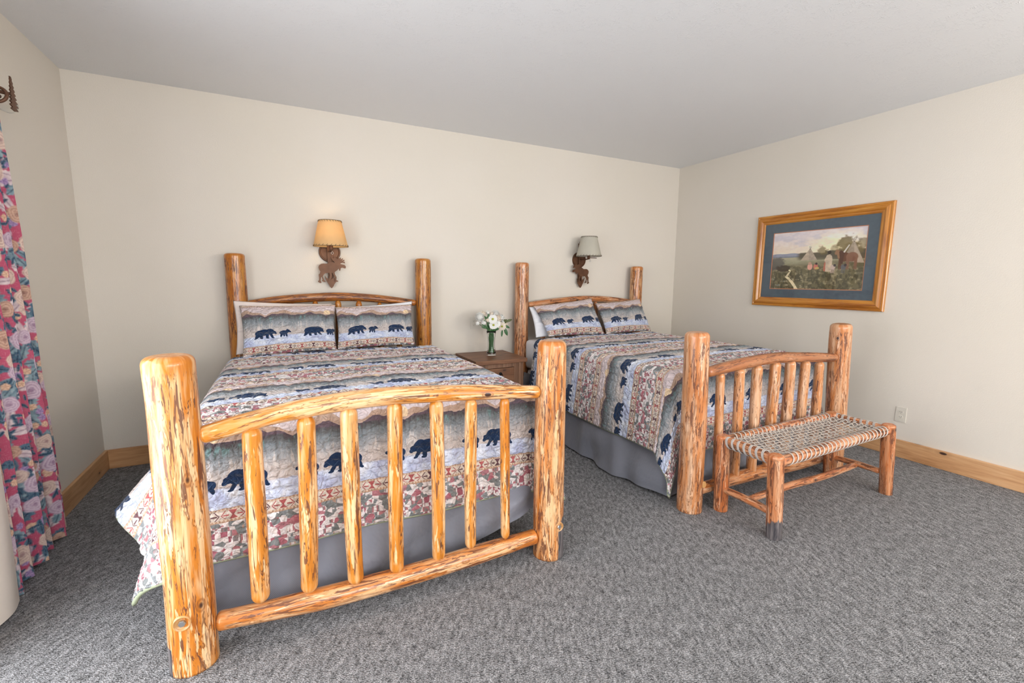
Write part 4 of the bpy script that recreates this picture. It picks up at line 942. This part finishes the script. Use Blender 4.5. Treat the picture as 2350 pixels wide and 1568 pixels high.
CWD,CH=1.75,2.17; gu,gv=680,880
uu=np.linspace(0,CWD,gu); vv=np.linspace(0,CH,gv); UU,VV=np.meshgrid(uu,vv,indexing='ij')   # vv = height
lin=vnoise(UU,VV,40,3,11,2)
PC=np.zeros((gu,gv,3)); PC[:]=(.43,.075,.135); PC=blend(PC,ss(vnoise(UU,VV,3,3,5,3),.4,.65)*.45,(.50,.10,.165))
g=np.random.default_rng(21)
def win(cx_,cy_,r):
    i0=max(0,int((cx_-r)/CWD*(gu-1))); i1=min(gu,int((cx_+r)/CWD*(gu-1))+2); j0=max(0,int((cy_-r)/CH*(gv-1))); j1=min(gv,int((cy_+r)/CH*(gv-1))+2)
    return slice(i0,i1),slice(j0,j1)
def dleaf(cx_,cy_,ln,wd,ang,c1,c2,lob=0):
    a,b=win(cx_,cy_,ln*1.1)
    x=UU[a,b]-cx_; y=VV[a,b]-cy_
    if x.size==0: return
    X=x*math.cos(ang)+y*math.sin(ang); Y=-x*math.sin(ang)+y*math.cos(ang); t=X/ln
    w_=wd*np.sqrt(np.clip(np.sin(np.clip(t,0,1)*PI),0,1))*(1+lob*np.sin(t*26))
    m=((np.abs(Y)<w_)&(t>0)&(t<1)).astype(float)
    vein=.5+.5*np.sin((t*ln-np.abs(Y)*1.1)/.0055)
    sh=np.clip(.25+.5*vein*.6+.5*(Y/wd*.5+.5)*.7,0,1)[...,None]; col=np.array(c1)*(1-sh)+np.array(c2)*sh
    mid=(np.abs(Y)<.0022)[...,None]; col=np.where(mid,np.array(c1)*.7,col)
    PC[a,b]=PC[a,b]*(1-m[...,None])+col*m[...,None]
def drose(cx_,cy_,r,c1,c2,c3):
    a,b=win(cx_,cy_,r*1.25); x=UU[a,b]-cx_; y=VV[a,b]-cy_
    if x.size==0: return
    ph=g.uniform(0,6.28); th=np.arctan2(y,x)+ph; d=np.hypot(x,y)/r
    edge=1+.13*np.abs(np.sin(th*2.5)); m=(d<edge).astype(float)
    sp=d*3.2+th/6.2832*1.0+.25*np.sin(th*3); f=sp-np.floor(sp)
    sh=np.clip(1-f*1.15,0,1)[...,None]; col=np.array(c1)*sh+np.array(c2)*(1-sh); col=np.where((f>.9)[...,None],np.array(c3),col); k=ss(d,.42,.1)[...,None]*.6; col=col*(1-k)+np.array(c3)*k
    PC[a,b]=PC[a,b]*(1-m[...,None])+col*m[...,None]
CRM=((.74,.60,.50),(.52,.36,.30),(.22,.10,.12)); LIL=((.66,.54,.60),(.42,.30,.40),(.18,.08,.16)); TAN=((.66,.45,.33),(.40,.22,.16),(.16,.06,.06))
TEAL=((.05,.10,.15),(.30,.42,.45)); DTE=((.02,.05,.10),(.10,.19,.25)); PAL=((.38,.26,.32),(.74,.64,.62))
cells=[]
for ix in range(13):
    for iy in range(16): cells.append((ix*.145+(.072 if iy%2 else 0)+g.uniform(-.035,.035),iy*.14+g.uniform(-.04,.04)))
for (x,y) in cells:
    for k in range(g.integers(4,7)):
        a=g.uniform(0,6.28); rr=g.uniform(.01,.035); c=[TEAL,TEAL,DTE,PAL][g.integers(0,4)]
        dleaf(x+rr*math.cos(a),y+rr*math.sin(a),g.uniform(.06,.105),g.uniform(.014,.027),a+g.uniform(-.4,.4),c[0],c[1],g.choice([0,.18,.25]))
for (x,y) in cells:
    for k in range(7):
        a=g.uniform(0,6.28); rr=g.uniform(.07,.12); dleaf(x+rr*math.cos(a),y+rr*math.sin(a),g.uniform(.025,.05),.008,g.uniform(0,6.28),*DTE)
    for k in range(2):
        a=g.uniform(0,6.28); rr=g.uniform(.075,.11)
        fx_,fy_=x+rr*math.cos(a),y+rr*math.sin(a); c=[((.80,.58,.40),(.66,.38,.26),(.5,.3,.1)),((.46,.33,.52),(.28,.18,.38),(.7,.6,.4))][g.integers(0,2)]
        for q in range(5):
            b_=q*1.2566+a; dleaf(fx_,fy_,.017,.008,b_,c[1],c[0])
for (x,y) in cells:
    c=[CRM,LIL,TAN,CRM,LIL][g.integers(0,5)]; r=g.uniform(.029,.043); drose(x,y,r,*c)
    if g.random()<.6: a=g.uniform(0,6.28); drose(x+.055*math.cos(a),y+.055*math.sin(a),g.uniform(.024,.036),*[CRM,LIL,TAN][g.integers(0,3)])
for _ in range(1):
    PC[1:-1]=(PC[:-2]+2*PC[1:-1]+PC[2:])/4; PC[:,1:-1]=(PC[:,:-2]+2*PC[:,1:-1]+PC[:,2:])/4
ye=np.interp(VV,[0,.55,.914,1.549,2.018,2.3],[3.198,3.172,3.126,3.079,3.018,3.0]); yn=2.28
t=UU/CWD; fz=1-.35*VV/CH
ph=t*2*PI*7.0+.5*np.sin(VV*1.3)+.6*np.sin(t*9)
Yc=yn+(ye-yn)*(t+.0075*np.sin(2*ph)); Xc=L+.085+.036*np.sin(ph)*(1-.25*VV/CH)+.010*np.sin(ph*.5+VV*2)+.012*(1-VV/CH)*np.sin(t*5)
PP=np.stack([Xc,Yc,VV+.018+.0*t],-1)
cl=gridobj('floral_panel',PP,mat_attrcol('rose_print_curtain_linen',.85,1),cu,np.stack([UU,VV],-1),PC)
lu,lv=np.meshgrid(np.linspace(0,1,60),np.linspace(0,1,90),indexing='ij')
PL=np.stack([L+.150+.010*np.sin(lu*9+1)+.004*np.sin(lv*8),2.15+(2.52-2.15)*lu,.02+lv*2.15],-1)
gridobj('lining',PL,M['lining'],cu,np.stack([lu,lv],-1),None,'cream lining turned outwards at the near edge')
# ------------------------------------------------------------------ camera and light
yaw,pitch,roll,f=.470278,-.13499,.006817,1036.194
fw=Vector((math.sin(yaw)*math.cos(pitch),math.cos(yaw)*math.cos(pitch),math.sin(pitch))); r_=Vector((math.cos(yaw),-math.sin(yaw),0)); u_=r_.cross(fw)
c,s=math.cos(roll),math.sin(roll); rr_=r_*c+u_*s; up=u_*c-r_*s
cd=bpy.data.cameras.new('camera'); cd.sensor_width=36; cd.lens=36*f/2350; cd.clip_start=.02
co=bpy.data.objects.new('camera',cd); COL.objects.link(co); mm=Matrix((( rr_.x,up.x,-fw.x,0),(rr_.y,up.y,-fw.y,0),(rr_.z,up.z,-fw.z,1.390305),(0,0,0,1))); co.matrix_world=mm
SC.camera=co
def area(name,loc,rot,sx,sy,e,col):
    l=bpy.data.lights.new(name,'AREA'); l.shape='RECTANGLE'; l.size=sx; l.size_y=sy; l.energy=e; l.color=col
    o=bpy.data.objects.new(name,l); o.location=loc; o.rotation_euler=rot; COL.objects.link(o); return o
area('daylight_window_left',(L-.115,(WY0+WY1)/2,(WZ0+WZ1)/2),(0,-PI/2,0),WZ1-WZ0,WY1-WY0,84,(.94,.965,1.0))
area('daylight_window_front',((FX0+FX1)/2,FR-.115,(FZ0+FZ1)/2),(PI/2,0,0),FX1-FX0,FZ1-FZ0,120,(.95,.97,1.0))
def point(name,loc,e,col,r):
    l=bpy.data.lights.new(name,'POINT'); l.energy=e; l.color=col; l.shadow_soft_size=r; o=bpy.data.objects.new(name,l); o.location=loc; COL.objects.link(o)
point('added_fill_light',(.6,-1.9,1.9),34,(1,.96,.91),.2)  # unseen fill light added behind the camera to even out the room, no fixture
point('added_fill_light',(3.6,-1.9,1.8),105,(1,.96,.91),.2)  # stronger added fill, out of view at the right, brightens the left wall
w=bpy.data.worlds.new('world'); SC.world=w; w.use_nodes=True; w.node_tree.nodes['Background'].inputs[0].default_value=(.8,.9,1,1); w.node_tree.nodes['Background'].inputs[1].default_value=.5
GR={'log_bed':'log beds','quilt':'bear-print quilts','mattress':'mattresses','box_spring':'box springs','bed_skirt':'bed skirts','wall_sconce':'moose wall sconces','wall_outlet':'wall outlets',
'daisy':'daisies in the vase','chrysanthemum':'round chrysanthemums in the vase','carnation':'ruffled carnations in the vase','stock_flower':'small blooms in the vase','leaf_sprig':'leaf sprigs in the vase'}
for o in SC.objects:
    if o.parent is None and 'group' not in o and o.name.split('.')[0] in GR: o['group']=GR[o.name.split('.')[0]]
try:
    cy=SC.cycles; cy.max_bounces=6; cy.diffuse_bounces=3; cy.glossy_bounces=2; cy.transmission_bounces=6; cy.transparent_max_bounces=6; cy.caustics_reflective=False; cy.use_light_tree=False
except Exception: pass
SC.view_settings.view_transform='Standard'; SC.view_settings.look='None'; SC.view_settings.gamma=1; SC.view_settings.use_curve_mapping=False; SC.view_settings.exposure=0.21
